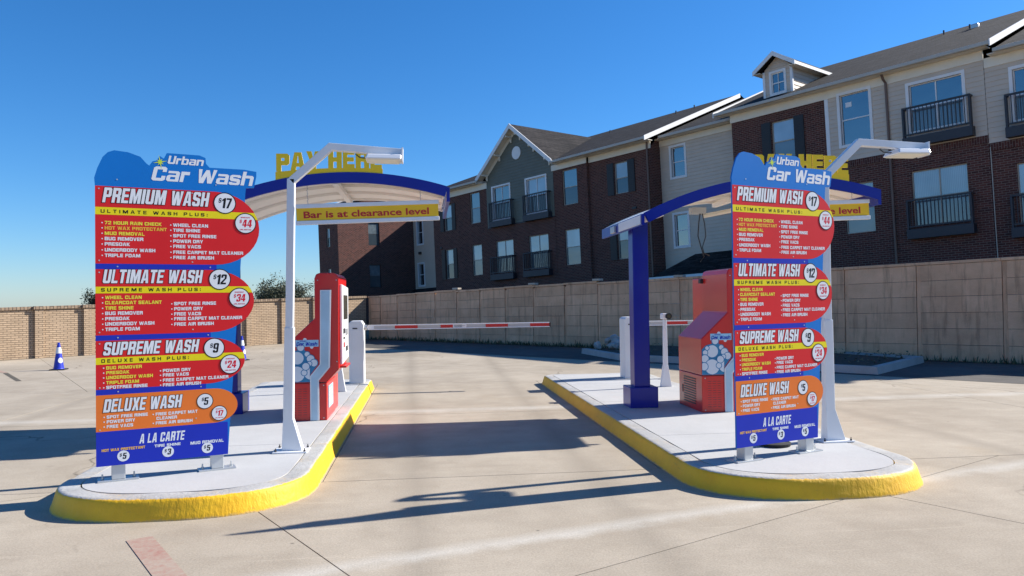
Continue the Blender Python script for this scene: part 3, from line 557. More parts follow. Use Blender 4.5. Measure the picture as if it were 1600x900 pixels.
# ------------------------------------------------------------------ menu signs
def halfcap(u0, us, u1, z0, z1, n=18):             # straight on the left, bulging on the right
    zc = (z0+z1)/2; h = (z1-z0)/2; p = [(u0, z0), (us, z0)]
    for k in range(1, n): a = -math.pi/2+math.pi*k/n; p.append((us+(u1-us)*math.cos(a), zc+h*math.sin(a)))
    return p+[(us, z1), (u0, z1)]
def make_sign(label, loc, rot):
    root = thing('menu_sign', label, 'menu sign', loc, rot, 'wash menu boards on the islands'); root.scale = (SC, SC, SC)
    F = -0.060
    for x in (0.0, 0.75):
        p = MB().box(x-0.05, x+0.05, F+0.018, F+0.118, 0.012, 2.30).build('post', 'galv', root, bevel=0.006)
        MB().box(x-0.15, x+0.15, F+0.00, F+0.135, 0.0, 0.012).build('base_plate', 'galv', p, bevel=0.002)
        for bx in (-0.115, 0.115): MB().lathe([(0.012, 0.012), (0.012, 0.03), (0.006, 0.031), (0.006, 0.055)], x+bx, F+0.067, 0, 6).build('bolt', 'galv', p)
    hdr = [(-0.158, 2.367), (-0.163, 2.43), (-0.140, 2.512), (-0.103, 2.60), (-0.065, 2.642), (-0.02, 2.660), (0.08, 2.652), (0.17, 2.622), (0.215, 2.570), (0.235, 2.555),
           (0.260, 2.592), (0.290, 2.600), (0.315, 2.640), (0.345, 2.620), (0.368, 2.668), (0.62, 2.668), (0.668, 2.650), (0.672, 2.600), (0.70, 2.570), (0.98, 2.572), (1.083, 2.560), (1.083, 2.520), (1.062, 2.418), (0.995, 2.412)]
    board = hdr+[(0.990, 2.367), (0.947, 1.76), (0.836, 0.20), (0.832, 0.130), (-0.158, 0.130)]
    bd = MB().prism(board, F, F+0.016).build('backing_board', 'print_blue', root)
    for z0, z1, ur in ((1.701, 1.744, 0.75), (1.129, 1.171, 0.70), (0.696, 0.739, 0.66)): MB().box(-0.158, ur, F-0.0006, F, z0, z1).build('navy_band', 'print_navy', root)
    lp = MB().box(-0.158, 0.831, F-0.001, F, 0.130, 0.405).build('a_la_carte_panel', 'print_navy', root)
    # header lettering
    w = MB(); b = MB()
    cap(w, 'Car Wash', 0.247, 2.434, F-0.0010, 0.118, 0.825, wc=0.74, sx=0.30, sy=0.20, gap=0.07, shear=0.20); w.build('logo_lettering', 'print_white', bd); w = MB()
    cap(w, 'Urban', 0.372, 2.580, F-0.0010, 0.068, 0.290, wc=0.74, sx=0.30, sy=0.20, gap=0.07, shear=0.20)
    w.build('logo_lettering', 'print_white', bd)
    st = MB(); p = []
    for k in range(16):
        a = 2*math.pi*k/16+0.2; r = (0.062, 0.014, 0.034, 0.014)[k % 4]; p.append((0.317+r*math.cos(a)*0.9, F-0.0014, 2.590+r*math.sin(a)))
    st.poly(p).build('star', 'print_green', bd)
    rows = [  # name, colour, u straight, u max, z0, z1, yellow band, title, title z/width/cap, plus, plus width, price, price disc, member price, disc
        ('premium_panel', 'print_red', 0.74, 1.104, 1.745, 2.367, (2.138, 2.198), 'PREMIUM WASH', 2.236, 0.81, 0.120, 'ULTIMATE WASH PLUS:', 0.80, '17', (0.820, 2.273, 0.092), '44', (0.988, 2.105, 0.090)),
        ('ultimate_panel', 'print_red', 0.70, 1.055, 1.172, 1.700, (1.507, 1.560), 'ULTIMATE WASH', 1.588, 0.753, 0.110, 'SUPREME WASH PLUS:', 0.742, '12', (0.775, 1.620, 0.090), '34', (0.933, 1.461, 0.087)),
        ('supreme_panel', 'print_red', 0.67, 0.975, 0.740, 1.128, (0.939, 0.993), 'SUPREME WASH', 1.011, 0.72, 0.105, 'DELUXE WASH PLUS:', 0.645, '9', (0.726, 1.038, 0.085), '24', (0.855, 0.894, 0.084)),
        ('deluxe_panel', 'print_orange', 0.72, 0.912, 0.405, 0.695, None, 'DELUXE WASH', 0.557, 0.585, 0.105, None, 0, '5', (0.650, 0.593, 0.066), '17', (0.763, 0.484, 0.064))]
    Y, W_, O_ = 'y', 'w', 'o'
    items = {
        'premium_panel': ([(Y, '72 HOUR RAIN CHECK', 2.060), (O_, 'HOT WAX PROTECTANT', 2.018), (Y, 'MUD REMOVAL', 1.975), (W_, 'BUG REMOVER', 1.932), (W_, 'PRESOAK', 1.889), (W_, 'UNDERBODY WASH', 1.842), (W_, 'TRIPLE FOAM', 1.798)], -0.091,
                          [(W_, 'WHEEL CLEAN', 2.058), (W_, 'TIRE SHINE', 2.015), (W_, 'SPOT FREE RINSE', 1.969), (W_, 'POWER DRY', 1.924), (W_, 'FREE VACS', 1.880), (W_, 'FREE CARPET MAT CLEANER', 1.832), (W_, 'FREE AIR BRUSH', 1.788)], 0.412),
        'ultimate_panel': ([(Y, 'WHEEL CLEAN', 1.460), (Y, 'CLEARCOAT SEALANT', 1.418), (Y, 'TIRE SHINE', 1.375), (W_, 'BUG REMOVER', 1.333), (W_, 'PRESOAK', 1.290), (W_, 'UNDERBODY WASH', 1.248), (W_, 'TRIPLE FOAM', 1.205)], -0.090,
                           [(W_, 'SPOT FREE RINSE', 1.404), (W_, 'POWER DRY', 1.361), (W_, 'FREE VACS', 1.318), (W_, 'FREE CARPET MAT CLEANER', 1.278), (W_, 'FREE AIR BRUSH', 1.233)], 0.416),
        'supreme_panel': ([(Y, 'BUG REMOVER', 0.898), (Y, 'PRESOAK', 0.859), (Y, 'UNDERBODY WASH', 0.820), (Y, 'TRIPLE FOAM', 0.780), (W_, 'SPOTFREE RINSE', 0.742)], -0.085,
                          [(W_, 'POWER DRY', 0.854), (W_, 'FREE VACS', 0.817), (W_, 'FREE CARPET MAT CLEANER', 0.775), (W_, 'FREE AIR BRUSH', 0.748 - 0.012)], 0.328),
        'deluxe_panel': ([(W_, 'SPOT FREE RINSE', 0.507), (W_, 'POWER DRY', 0.469), (W_, 'FREE VACS', 0.430)], -0.083,
                         [(W_, 'FREE CARPET MAT', 0.501), (W_, ' CLEANER', 0.466), (W_, 'FREE AIR BRUSH', 0.428)], 0.272)}
    for nm, col, us, u1, z0, z1, yb, title, tz, tw, tc, plus, pw, price, pd, mem, md in rows:
        big = nm == 'premium_panel'
        pn = MB().prism(halfcap(-0.158, us, u1, z0, z1), F-0.001, F).build(nm, col, root)
        if yb:
            zc, hh = (z0+z1)/2, (z1-z0)/2
            def edge(z): return us+(u1-us)*math.sqrt(max(0, 1-((z-zc)/hh)**2))-0.001
            MB().poly([(-0.158, F-0.0014, yb[0]), (edge(yb[0]), F-0.0014, yb[0]), (edge((yb[0]+yb[1])/2), F-0.0014, (yb[0]+yb[1])/2), (edge(yb[1]), F-0.0014, yb[1]), (-0.158, F-0.0014, yb[1])]).build('yellow_band', 'print_yellow', pn)
            t = MB(); cap(t, plus, -0.118, yb[0]+0.014, F-0.0018, 0.028, pw, wc=1.15, sx=0.24, sy=0.20, gap=0.75); words(t, 'subtitle_lettering', 'print_black', pn, 0.025)
        t = MB(); b = MB(); cap(t, title, -0.108, tz, F-0.0024, tc, tw, wc=0.50, sx=0.37, sy=0.18, gap=0.065, shear=0.16, back=b, grow=0.034)
        t.build('title_lettering', 'print_white', pn); b.build('title_outline', 'print_black', pn)
        for (x, z, r), s_, c_, dy in ((pd, price, 'print_black', 0.0), (md, mem, 'print_price_red', 0.0012)):
            disc(MB(), x, z, F-0.0024-dy, r).build('price_ring', 'print_black', pn); disc(MB(), x, z, F-0.0028-dy, r*0.91).build('price_disc', 'print_white', pn)
            t = MB(); ch = r*(0.95 if c_ == 'print_black' else 0.74); one = len(s_) == 1
            w0 = cap(t, s_, x+r*0.17, z-ch*0.5, F-0.0032-dy, ch, None, wc=0.54, sx=0.36, sy=0.17, gap=0.06, shear=0.14, centre=True)
            cap(t, '$', x+r*0.17-w0/2-r*0.16, z+ch*0.02, F-0.0032-dy, ch*0.46, None, wc=0.58, sx=0.30, sy=0.15, shear=0.14, centre=True)
            if c_ != 'print_black':
                cap(t, 'MEMBERSHIP', x, z+r*0.50, F-0.0032-dy, r*0.12, r*0.85, wc=0.8, sx=0.25, sy=0.18, gap=0.2, centre=True)
                cap(t, 'UNLIMITED', x, z-r*0.66, F-0.0032-dy, r*0.12, r*1.05, wc=0.9, sx=0.25, sy=0.18, gap=0.2, centre=True)
            t.build('price_lettering', c_, pn)
        li, lu, ri, ru = items[nm]; k = {'premium_panel': 1.0, 'ultimate_panel': 0.97, 'supreme_panel': 0.92, 'deluxe_panel': 0.88}[nm]
        cmat = {Y: 'print_item_yellow', W_: 'print_white', O_: 'print_item_gold'}
        for lst, u in ((li, lu), (ri, ru)):
            for c_, s_, z in lst:
                st_ = dict(wc=1.02, sx=0.31, sy=0.23, gap=0.13); full = cgeo('FREE CARPET MAT CLEANER', 1.02, 0.31, 0.23, 0.13, 0.0, 0.0)[2]
                kk = 0.555*k/full; ss = s_.strip(); ind = 0.006 if s_.startswith(' ') else 0.0
                t = MB(); cap(t, ss, u+ind, z, F-0.0016, 0.0275*min(1, k+0.03), cgeo(ss, 1.02, 0.31, 0.23, 0.13, 0.0, 0.0)[2]*kk, **st_); t.build('item_lettering', cmat[c_], pn)
                if not ind: MB().poly([(u-0.022, F-0.0016, z+0.008), (u-0.013, F-0.0016, z+0.008), (u-0.013, F-0.0016, z+0.017), (u-0.022, F-0.0016, z+0.017)]).build('bullet', 'print_white', pn)
    wide = dict(wc=1.02, sx=0.31, sy=0.23, gap=0.13)
    t = MB(); cap(t, 'A LA CARTE', 0.150, 0.286, F-0.0015, 0.076, 0.345, wc=0.5, sx=0.36, sy=0.18, gap=0.09, shear=0.16); t.build('item_lettering', 'print_white', lp); t = MB(); cap(t, 'TIRE SHINE', 0.262, 0.244, F-0.0015, 0.022, 0.197, **wide); t.build('item_lettering', 'print_white', lp); t = MB(); cap(t, 'MUD REMOVAL', 0.535, 0.238, F-0.0015, 0.025, 0.262, **wide)
    t.build('item_lettering', 'print_white', lp)
    t = MB(); cap(t, 'HOT WAX PROTECTANT', -0.119, 0.245, F-0.0015, 0.021, 0.312, **wide); t.build('item_lettering', 'print_item_gold', lp)
    for x, s_ in ((0.035, '5'), (0.364, '3'), (0.667, '5')):
        disc(MB(), x, 0.199, F-0.0019, 0.044).build('price_disc', 'print_white', lp)
        t = MB(); cap(t, s_, x+0.010, 0.175, F-0.0023, 0.048, None, wc=0.56, sx=0.36, sy=0.17, shear=0.14, centre=True); cap(t, '$', x-0.018, 0.195, F-0.0023, 0.026, None, wc=0.58, sx=0.3, sy=0.15, shear=0.14, centre=True); t.build('price_lettering', 'print_black', lp)
    for x, z in ((-0.13, 2.345), (0.56, 2.345), (-0.13, 1.77), (0.56, 1.765), (0.0, 2.425), (0.75, 2.425), (-0.13, 1.675), (0.0, 1.722), (0.70, 1.722), (-0.13, 1.195), (0.56, 1.20), (0.0, 1.15), (0.68, 1.15), (-0.13, 1.105), (-0.13, 0.755), (0.0, 0.717), (0.62, 0.717), (-0.13, 0.42), (0.58, 0.455)):
        disc(MB(), x, z, F-0.0020, 0.006, 8).build('screw', 'galv', root)
    return root
sign = make_sign('tall red and blue wash menu board on the left island, whole sky behind its heading', (-2.604, 6.903, ZI), R(21.9))
sign2 = dup(sign, (2.881, 6.712, ZI), 'tall red and blue wash menu board on the right island, brick building behind it', R(21.7))
MB().lathe([(0.10, 0.0), (0.15, 0.006), (0.155, 0.03), (0.10, 0.036), (0.05, 0.05), (0.0, 0.052)], 0, 0, 0, 24).build('black_base_disc', 'black_rubber')
o = C.objects['black_base_disc']; o.location = (3.455, 7.351, ZI); o['label'] = 'low black round base lying behind the right menu board feet'; o['category'] = 'base disc'; o.scale = (SC, SC, SC)

# ------------------------------------------------------------------ lamp posts
def make_lamp(label, loc):
    root = thing('lamp_post', label, 'lamp post', loc, 0, 'bent arm lamp posts on the islands'); root.scale = (SC, SC, SC)
    pl = MB().box(-0.125, 0.19, -0.13, 0.13, 0.0, 0.014).build('base_plate', 'white_steel', root, bevel=0.003)
    for x, y in ((-0.10, -0.105), (0.165, -0.105), (0.165, 0.105), (-0.10, 0.105)): MB().lathe([(0.011, 0.014), (0.011, 0.028), (0.005, 0.029), (0.005, 0.045)], x, y, 0, 6).build('bolt', 'dark_metal', pl)
    MB().taper(-0.052, 0.138, -0.062, 0.062, 0.014, -0.046, 0.046, -0.046, 0.046, 0.31).build('base_gusset', 'white_steel', root, bevel=0.004)
    MB().taper(-0.047, 0.047, -0.047, 0.047, 0.25, -0.043, 0.043, -0.043, 0.043, 1.18).build('lower_sleeve', 'white_steel', root, bevel=0.008)
    MB().box(-0.036, 0.036, -0.036, 0.036, 1.0, 2.60).build('pole', 'white_steel', root, bevel=0.006)
    MB().beam((0.0, 0, 2.575), (0.375, 0, 2.925), 0.072, 0.072, (0, 1, 0)).build('upper_bend', 'white_steel', root, bevel=0.005)
    MB().beam((0.345, 0, 2.918), (1.06, 0, 2.880), 0.07, 0.07, (0, 1, 0)).build('arm', 'white_steel', root, bevel=0.005)
    hd = MB().taper(0.70, 1.045, -0.14, 0.14, 2.795, 0.72, 1.045, -0.11, 0.11, 2.846).build('lamp_head', 'white_steel', root, bevel=0.012, seg=3)
    MB().box(0.725, 1.02, -0.12, 0.12, 2.788, 2.794).build('lens', 'lens_white', hd)
    MB().box(1.046, 1.060, -0.09, 0.09, 2.785, 2.918).build('end_plate', 'white_steel', hd, bevel=0.002)
    MB().tube([(0.60, 0.02, 2.86), (0.64, 0.02, 2.83), (0.68, 0.0, 2.82), (0.71, 0, 2.82)], 0.006, 6).build('cable', 'dark_metal', hd)
    return root
lamp = make_lamp('white bent arm lamp post on the left island, beside the red kiosk', (-1.372, 7.937, ZI))
dup(lamp, (4.113, 7.491, ZI), 'white bent arm lamp post behind the right menu board')
lamp.rotation_euler = (0, R(1.1), 0)

# ------------------------------------------------------------------ pay canopies
AC, AZ, AR = 2.25, -0.89, 4.01        # arc centre (local x from the left tip, z) and radius; z counted above the lot
def arc_z(x, dr=0.0): return AZ+math.sqrt((AR+dr)**2-(x-AC)**2)
def arc_strip(mb, x0, x1, dr0, dr1, y0, y1, n=28):
    a0 = math.acos(max(-1, min(1, (x0-AC)/AR))); a1 = math.acos(max(-1, min(1, (x1-AC)/AR))); vs = []; fs = []
    for k in range(n+1):
        a = a0+(a1-a0)*k/n; c, s_ = math.cos(a), math.sin(a)
        for r in (AR+dr0, AR+dr1):
            for y in (y0, y1): vs.append((AC+r*c, y, AZ+r*s_))
    for k in range(n):
        b = 4*k
        fs += [(b, b+4, b+5, b+1), (b+2, b+3, b+7, b+6), (b, b+2, b+6, b+4), (b+1, b+5, b+7, b+3)]
    fs += [(0, 1, 3, 2), (4*n, 4*n+2, 4*n+3, 4*n+1)]
    return mb.add(vs, fs)
CD = 2.05
def make_canopy(label, loc, dz=0.0):
    root = thing('pay_canopy', label, 'canopy', loc, 0, 'arched pay station canopies'); root.scale = (SC, SC, SC)
    Z = -0.242+dz
    def lift(mb): mb.v = [(x, y, z+Z) for x, y, z in mb.v]; return mb
    lift(arc_strip(MB(), 0.40, 3.40, -0.128, 0.0, 0.0, 0.04)).build('front_fascia', 'blue_paint', root)
    lift(arc_strip(MB(), 0.40, 3.40, -0.075, 0.0, CD-0.04, CD)).build('rear_fascia', 'cream_sheet', root)
    zl, zr = arc_z(0.40), arc_z(3.40)
    lift(MB().box(3.385, 3.425, 0.041, CD-0.041, zr-0.18, zr-0.005)).build('end_fascia', 'blue_paint', root)
    lift(MB().box(0.37, 0.405, 0.0, CD, zl-0.145, zl-0.012)).build('end_fascia', 'blue_paint', root)
    lift(arc_strip(MB(), 0.41, 3.38, -0.045, -0.012, 0.041, CD-0.041)).build('roof_sheet', 'cream_sheet', root)
    for y in (0.70, 1.36): lift(arc_strip(MB(), 0.42, 3.36, -0.080, -0.046, y-0.03, y+0.03)).build('arched_rib', 'cream_sheet', root)
    for x in (0.62, 2.05): lift(MB().box(x-0.035, x+0.035, 0.041, CD-0.041, arc_z(x)-0.14, arc_z(x)-0.082)).build('purlin', 'cream_sheet', root)
    px, py = 0.60, 0.98
    bx = MB().box(px-0.185, px+0.185, py-0.185, py+0.185, 0.0, 0.265).build('post_base', 'blue_paint', root, bevel=0.008)
    MB().box(px-0.105, px+0.105, py-0.105, py+0.105, 0.26, arc_z(px)+Z-0.11).build('post', 'blue_paint', root, bevel=0.01)
    MB().box(0.355, 0.369, 0.03, 1.05, zl+Z-0.135, zl+Z-0.025).build('splice_plate', 'white_paint', root, bevel=0.003)
    MB().box(0.335, 0.369, 1.22, 1.42, zl+Z-0.13, zl+Z-0.04).build('bracket', 'galv', root, bevel=0.006)
    return root
def canopy_letters(root, lx, dz=0.0):
    Z = -0.242+dz
    # letters standing on the front fascia
    x0, x1 = lx; wd = x1-x0
    def base(x): return (arc_z(x)+Z+0.055)*0.55+(arc_z((x0+x1)/2)+Z+0.055)*0.45
    total = cgeo('PAY HERE', 0.92, 0.38, 0.24, 0.07, 0.0, 0.0)[2]; kx = wd*0.985/total; k = 0.215; letters = []; xc = x0+wd*0.0075
    for ch in 'PAY HERE':
        if ch == ' ': xc += (0.92*0.42+0.07)*kx; continue
        vs, fs, w0 = cgeo(ch, 0.92, 0.38, 0.24, 0.07, 0.0, 0.0); zb0 = base(xc+w0*kx/2)-0.005
        front = [(xc+a*kx, 0.006, zb0+b_*k) for a, b_ in vs]; m = len(front); fr = [tuple(f) for f in fs]; ed = {}
        for f in fr:
            for i in range(len(f)): ed[(f[i], f[(i+1) % len(f)])] = 1
        side = [(p, q, q+m, p+m) for (p, q) in ed if (q, p) not in ed]
        letters.append(MB().add(front+[(x, 0.018, z) for x, _, z in front], fr+[tuple(i+m for i in reversed(f)) for f in fr]+side)); xc += (w0+0.07)*kx
    st = MB(); nn = 14
    for i in range(nn):
        xa, xb = x0+wd*i/nn, x0+wd*(i+1)/nn
        za, zb2 = base(xa), base(xb)
        st.add([(xa, 0.008, arc_z(xa)+Z-0.01), (xb, 0.008, arc_z(xb)+Z-0.01), (xb, 0.008, zb2), (xa, 0.008, za), (xa, 0.018, arc_z(xa)+Z-0.01), (xb, 0.018, arc_z(xb)+Z-0.01), (xb, 0.018, zb2), (xa, 0.018, za)],
               [(0, 1, 2, 3), (7, 6, 5, 4), (3, 2, 6, 7)]+([(0, 3, 7, 4)] if i == 0 else [])+([(1, 5, 6, 2)] if i == nn-1 else []))
    s_ = st.build('letter_strip', 'gold_plate', root); [t.build('letter', 'gold_plate', s_) for t in letters]
can = make_canopy('blue edged arched canopy on the left with its gold PAY HERE letters in full', (-3.265, 9.848, ZI), 0.095)
can2 = make_canopy('blue edged arched canopy on the right, half hidden by the menu board', (2.317, 9.320, ZI))
canopy_letters(can, (1.36, 2.62), 0.095); canopy_letters(can2, (1.74, 2.99))
# right canopy only: junction box, loose cable and tube light under the sheet
bxx = MB().box(1.45, 1.66, 1.30, 1.42, 2.56, 2.65).build('junction_box', 'galv', can2, bevel=0.006)
MB().tube([(1.57, 1.30, 2.56), (1.54, 1.27, 2.45), (1.52, 1.26, 2.25), (1.56, 1.26, 2.10), (1.60, 1.26, 1.97), (1.55, 1.26, 1.90)], 0.008, 6).build('hanging_cable', 'dark_metal', bxx)
MB().tube([(1.60, 1.30, 2.56), (1.62, 1.27, 2.42), (1.63, 1.26, 2.25), (1.58, 1.26, 2.10), (1.60, 1.26, 2.02), (1.68, 1.27, 1.98)], 0.007, 6).build('hanging_cable', 'dark_metal', bxx)
MB().tube([(1.62, 1.33, 2.53), (2.3, 1.33, 2.66)], 0.030, 10).build('tube_light', 'lens_white', can2)

# ------------------------------------------------------------------ clearance bars hanging from the canopies
def make_bar(label, loc, tilt):
    root = thing('clearance_bar', label, 'clearance bar', loc, 0, 'hanging clearance bars'); root.rotation_euler = (0, tilt, 0); root.scale = (SC, SC, SC)
    W = 1.70
    pn = MB().box(0, W, -0.012, 0.012, -0.075, 0.075).build('panel', 'bar_yellow', root)
    for z in (-0.100, 0.100): MB().box(-0.01, W+0.01, -0.024, 0.024, z-0.0245, z+0.0245).build('rail', 'white_steel', root, bevel=0.006)
    t = MB(); put(t, 'Bar is at clearance level', 0.085, -0.046, -0.0135, 0.082, 1.50, bold=0.026); words(t, 'lettering', 'bar_red', pn, 0.028)
    for x, dz in ((0.14, 0.30), (1.49, 0.17)):
        ch = MB(); k = 0; z = 0.125
        while z < dz+0.12:
            ch.tube([(x-0.008*(k % 2), 0.008*((k+1) % 2)-0.004, z), (x, 0, z+0.018), (x+0.008*(k % 2), 0, z+0.034)], 0.004, 5); z += 0.032; k += 1
        ch.build('chain', 'galv', root)
    return root
bar = make_bar('yellow clearance bar under the left canopy, its red wording fully readable', (-1.596, 9.953, 2.766), R(-2.0))
dup(bar, (3.992, 9.426, 2.714), 'yellow clearance bar under the right canopy, mostly hidden by the menu board')

# ------------------------------------------------------------------ payment kiosks
def make_kiosk(label, loc):
    root = thing('payment_kiosk', label, 'payment kiosk', loc, 0, 'red payment kiosks'); root.scale = (SC, SC, SC)
    D = 0.86
    body = [(0, 0.455), (0.48, 0.455), (0.625, 0.612), (0.632, 1.715), (0.60, 1.755), (0.56, 1.768), (0.40, 1.768), (0.36, 1.752), (0.34, 1.70), (0.34, 1.222), (0.0, 0.905)]
    sh = MB().prism(body, 0.0, D).build('shell', 'red_shell', root, bevel=0.012, seg=3)
    MB().box(0.002, 0.478, 0.004, D-0.004, 0.0, 0.449).build('base_cabinet', 'red_shell', root, bevel=0.008)
    MB().box(0.35, 0.47, D+0.002, D+0.40, 0.0, 1.67).build('rear_cabinet', 'red_shell', root, bevel=0.012)
    MB().box(0.30, 0.345, D-0.05, D+0.03, 1.60, 1.66).build('lock_hasp', 'dark_metal', root, bevel=0.004)
    for z in (0.452,): MB().box(-0.0012, 0.4792, -0.0012, 0.001, z-0.003, z+0.003).build('seam', 'dark_metal', root)
    for x, z in ((0.04, 0.42), (0.44, 0.42), (0.04, 0.03), (0.44, 0.03), (0.60, 1.68), (0.60, 0.70), (0.38, 1.68)): MB().lathe([(0.007, -0.004), (0.007, 0.002)], x, 0, z, 8, 'y').build('screw', 'galv', root)
    MB().box(-0.003, 0.001, 0.70, 0.72, 0.18, 0.28).build('latch', 'dark_metal', root)
    # louvres on the left flank and on the front of the base
    lv = []
    for k in range(11): 
        MB().box(-0.004, 0.0015, 0.22, 0.66, 0.075+k*0.031, 0.089+k*0.031).build('louvre', 'dark_metal', root)
    for k in range(12):
        for c in range(3): MB().box(0.075+c*0.062, 0.120+c*0.062, 0.0025, 0.0045, 0.07+k*0.028, 0.074+k*0.028).build('vent_slot', 'dark_metal', root)
    # pale light strip with a kink, framed in aluminium
    st = [(0.298, 0.006), (0.372, 0.006), (0.372, 0.486), (0.502, 0.640), (0.524, 1.546), (0.424, 1.546), (0.414, 0.668), (0.298, 0.528)]
    fr = [(0.284, 0.003), (0.388, 0.003), (0.388, 0.478), (0.518, 0.634), (0.540, 1.562), (0.410, 1.562), (0.400, 0.674), (0.284, 0.536)]
    f = MB().prism(fr, -0.022, 0.001).build('strip_frame', 'white_steel', root, bevel=0.004); MB().prism(st, -0.026, -0.0225).build('light_strip', 'strip_blue', f, bevel=0.002)
    # bubble decal
    bub = [(0.135, 0.75, 0.083), (0.175, 0.875, 0.048), (0.25, 0.795, 0.037), (0.07, 0.79, 0.032), (0.045, 0.735, 0.038), (0.29, 0.74, 0.052), (0.33, 0.69, 0.05), (0.278, 0.682, 0.034), (0.04, 0.66, 0.055), (0.13, 0.56, 0.10), (0.29, 0.57, 0.085), (0.215, 0.575, 0.04), (0.028, 0.565, 0.055), (0.235, 0.65, 0.05)]
    tl = MB(); wh = MB()
    poly = [(0.002, 0.462), (0.282, 0.462), (0.282, 0.545), (0.36, 0.65), (0.345, 0.70), (0.30, 0.775), (0.25, 0.82), (0.20, 0.86), (0.12, 0.84), (0.05, 0.82), (0.002, 0.77)]
    bp = MB().poly([(x, -0.0025, z) for x, z in poly]).build('bubble_decal', 'bubble_teal', root)
    for i, (x, z, r) in enumerate(bub):
        n = 24; y = -0.0035-0.0007*i
        for mb, rr, dy in ((tl, r, 0.0), (wh, r-0.009, -0.00035)):
            pts = [(x+rr*math.cos(2*math.pi*k/n), z+rr*math.sin(2*math.pi*k/n)) for k in range(n)]
            pts = clip(clip(clip(pts, 0, -1, -0.462), -1, 0, -0.002), 1, 0, 0.40)
            if z < 0.62: pts = clip(pts, 1, 0, 0.282)
            if len(pts) > 2: mb.poly([(px_, y+dy, pz) for px_, pz in pts])
    tl.build('bubble_rim', 'bubble_teal', bp); wh.build('bubble', 'print_white', bp)
    stk = MB().box(0.115, 0.385, -0.004, -0.001, 0.885, 0.965).build('logo_sticker', 'sticker_sky', root)
    t = MB(); cap(t, 'Car Wash', 0.124, 0.896, -0.0055, 0.044, 0.252, wc=0.74, sx=0.30, sy=0.20, gap=0.07, shear=0.2); cap(t, 'Urban', 0.165, 0.945, -0.0055, 0.016, 0.080, wc=0.74, sx=0.28, sy=0.18, gap=0.08, shear=0.2); t.build('logo_lettering', 'print_navy', stk)
    disc(MB(), 0.225, 0.968, -0.0008, 0.022, 16).build('sticker_bubble', 'print_white', stk); disc(MB(), 0.305, 0.880, -0.0008, 0.020, 16).build('sticker_bubble', 'print_white', stk)
    # the customer's side: white control panel with screen, slots, card reader and shelf
    cp = MB().prism([(0.05, 0.66), (0.80, 0.70), (0.80, 1.60), (0.05, 1.63)], 0.634, 0.662, axis='x').build('control_panel', 'white_steel', root, bevel=0.006)
    MB().box(0.6625, 0.667, 0.20, 0.66, 1.20, 1.50).build('screen', 'screen_dark', cp, bevel=0.002)
    for y0, y1, z0, z1, mt in ((0.15, 0.30, 1.03, 1.09, 'dark_metal'), (0.16, 0.26, 0.96, 0.985, 'dark_metal'), (0.42, 0.62, 1.00, 1.08, 'galv'), (0.18, 0.24, 0.86, 0.92, 'arm_red'), (0.45, 0.60, 0.80, 0.86, 'dark_metal')):
        MB().box(0.6625, 0.672, y0, y1, z0, z1).build('slot', mt, cp, bevel=0.002)
    MB().box(0.60, 0.70, 0.10, 0.60, 0.615, 0.640).build('shelf', 'arm_red', root, bevel=0.004)
    nt = MB().box(0.481, 0.484, 0.12, 0.58, 0.13, 0.40).build('instruction_sheet', 'sticker_sky', root)
    for k in range(6): MB().box(0.4845, 0.4855, 0.16, 0.54-0.06*(k % 3), 0.165+k*0.036, 0.180+k*0.036).build('instruction_line', 'print_white', nt)
    return root
kio = make_kiosk('red payment kiosk on the left island showing its white keypad panel', (-1.738, 9.921, ZI))
dup(kio, (3.546, 9.584, ZI), 'red payment kiosk behind the right menu board, louvred flank visible')

# ------------------------------------------------------------------ barrier gates
def make_gate(label, loc):
    root = thing('barrier_gate', label, 'barrier gate', loc, 0, 'red and white barrier gates'); root.scale = (SC, SC, SC)
    cb = MB().prism([(-0.125, 0), (0.125, 0), (0.125, 1.02), (0.085, 1.085), (-0.085, 1.085), (-0.125, 1.05)], 0, 0.36).build('cabinet', 'white_paint', root, bevel=0.008)
    MB().box(-0.09, 0.09, -0.004, 0.0005, 0.06, 0.93).build('door', 'white_paint', cb, bevel=0.002); MB().box(-0.06, 0.02, -0.008, -0.0035, 0.945, 0.965).build('label_strip', 'dark_metal', cb)
    MB().lathe([(0.045, 0), (0.045, 0.05)], 0.125, 0.14, 0.965, 16, 'x').build('hub', 'galv', root)
    x = 0.176
    segs = [(0.10, 'white_steel'), (0.36, 'arm_grey'), (0.40, 'arm_red'), (0.40, 'arm_grey'), (0.22, 'arm_red'), (0.24, 'white_steel'), (0.34, 'arm_grey'), (0.40, 'arm_red'), (0.40, 'arm_grey'), (0.35, 'arm_red')]
    arm = MB().box(x-0.02, 3.36, 0.10, 0.16, 0.940, 0.990).build('arm', 'white_steel', root, bevel=0.006)
    x = 0.20
    for w, mt in segs:
        s_ = MB().box(x, x+w-0.001, 0.092, 0.168, 0.930, 1.000).build('stripe', mt, arm, bevel=0.004)
        if mt == 'white_steel' and x > 0.5:
            for k in range(3): MB().box(x+0.02, x+0.16+0.05*(k % 2), 0.0895, 0.0915, 0.948+k*0.016, 0.954+k*0.016).build('print_line', 'dark_metal', s_)
        x += w
    for z in (0.930, 1.000): MB().box(0.19, x, 0.086, 0.174, z-0.007, z+0.007).build('edge_trim', 'white_steel', arm)
    MB().box(x, x+0.02, 0.088, 0.172, 0.922, 1.008).build('end_cap', 'black_rubber', arm)
    return root
gate = make_gate('white barrier gate at the left island with its striped arm across the lane', (-1.243, 14.271, ZI))
gate2 = dup(gate, (3.823, 13.954, ZI), 'white barrier gate behind the blue post, arm mostly hidden by kiosk')
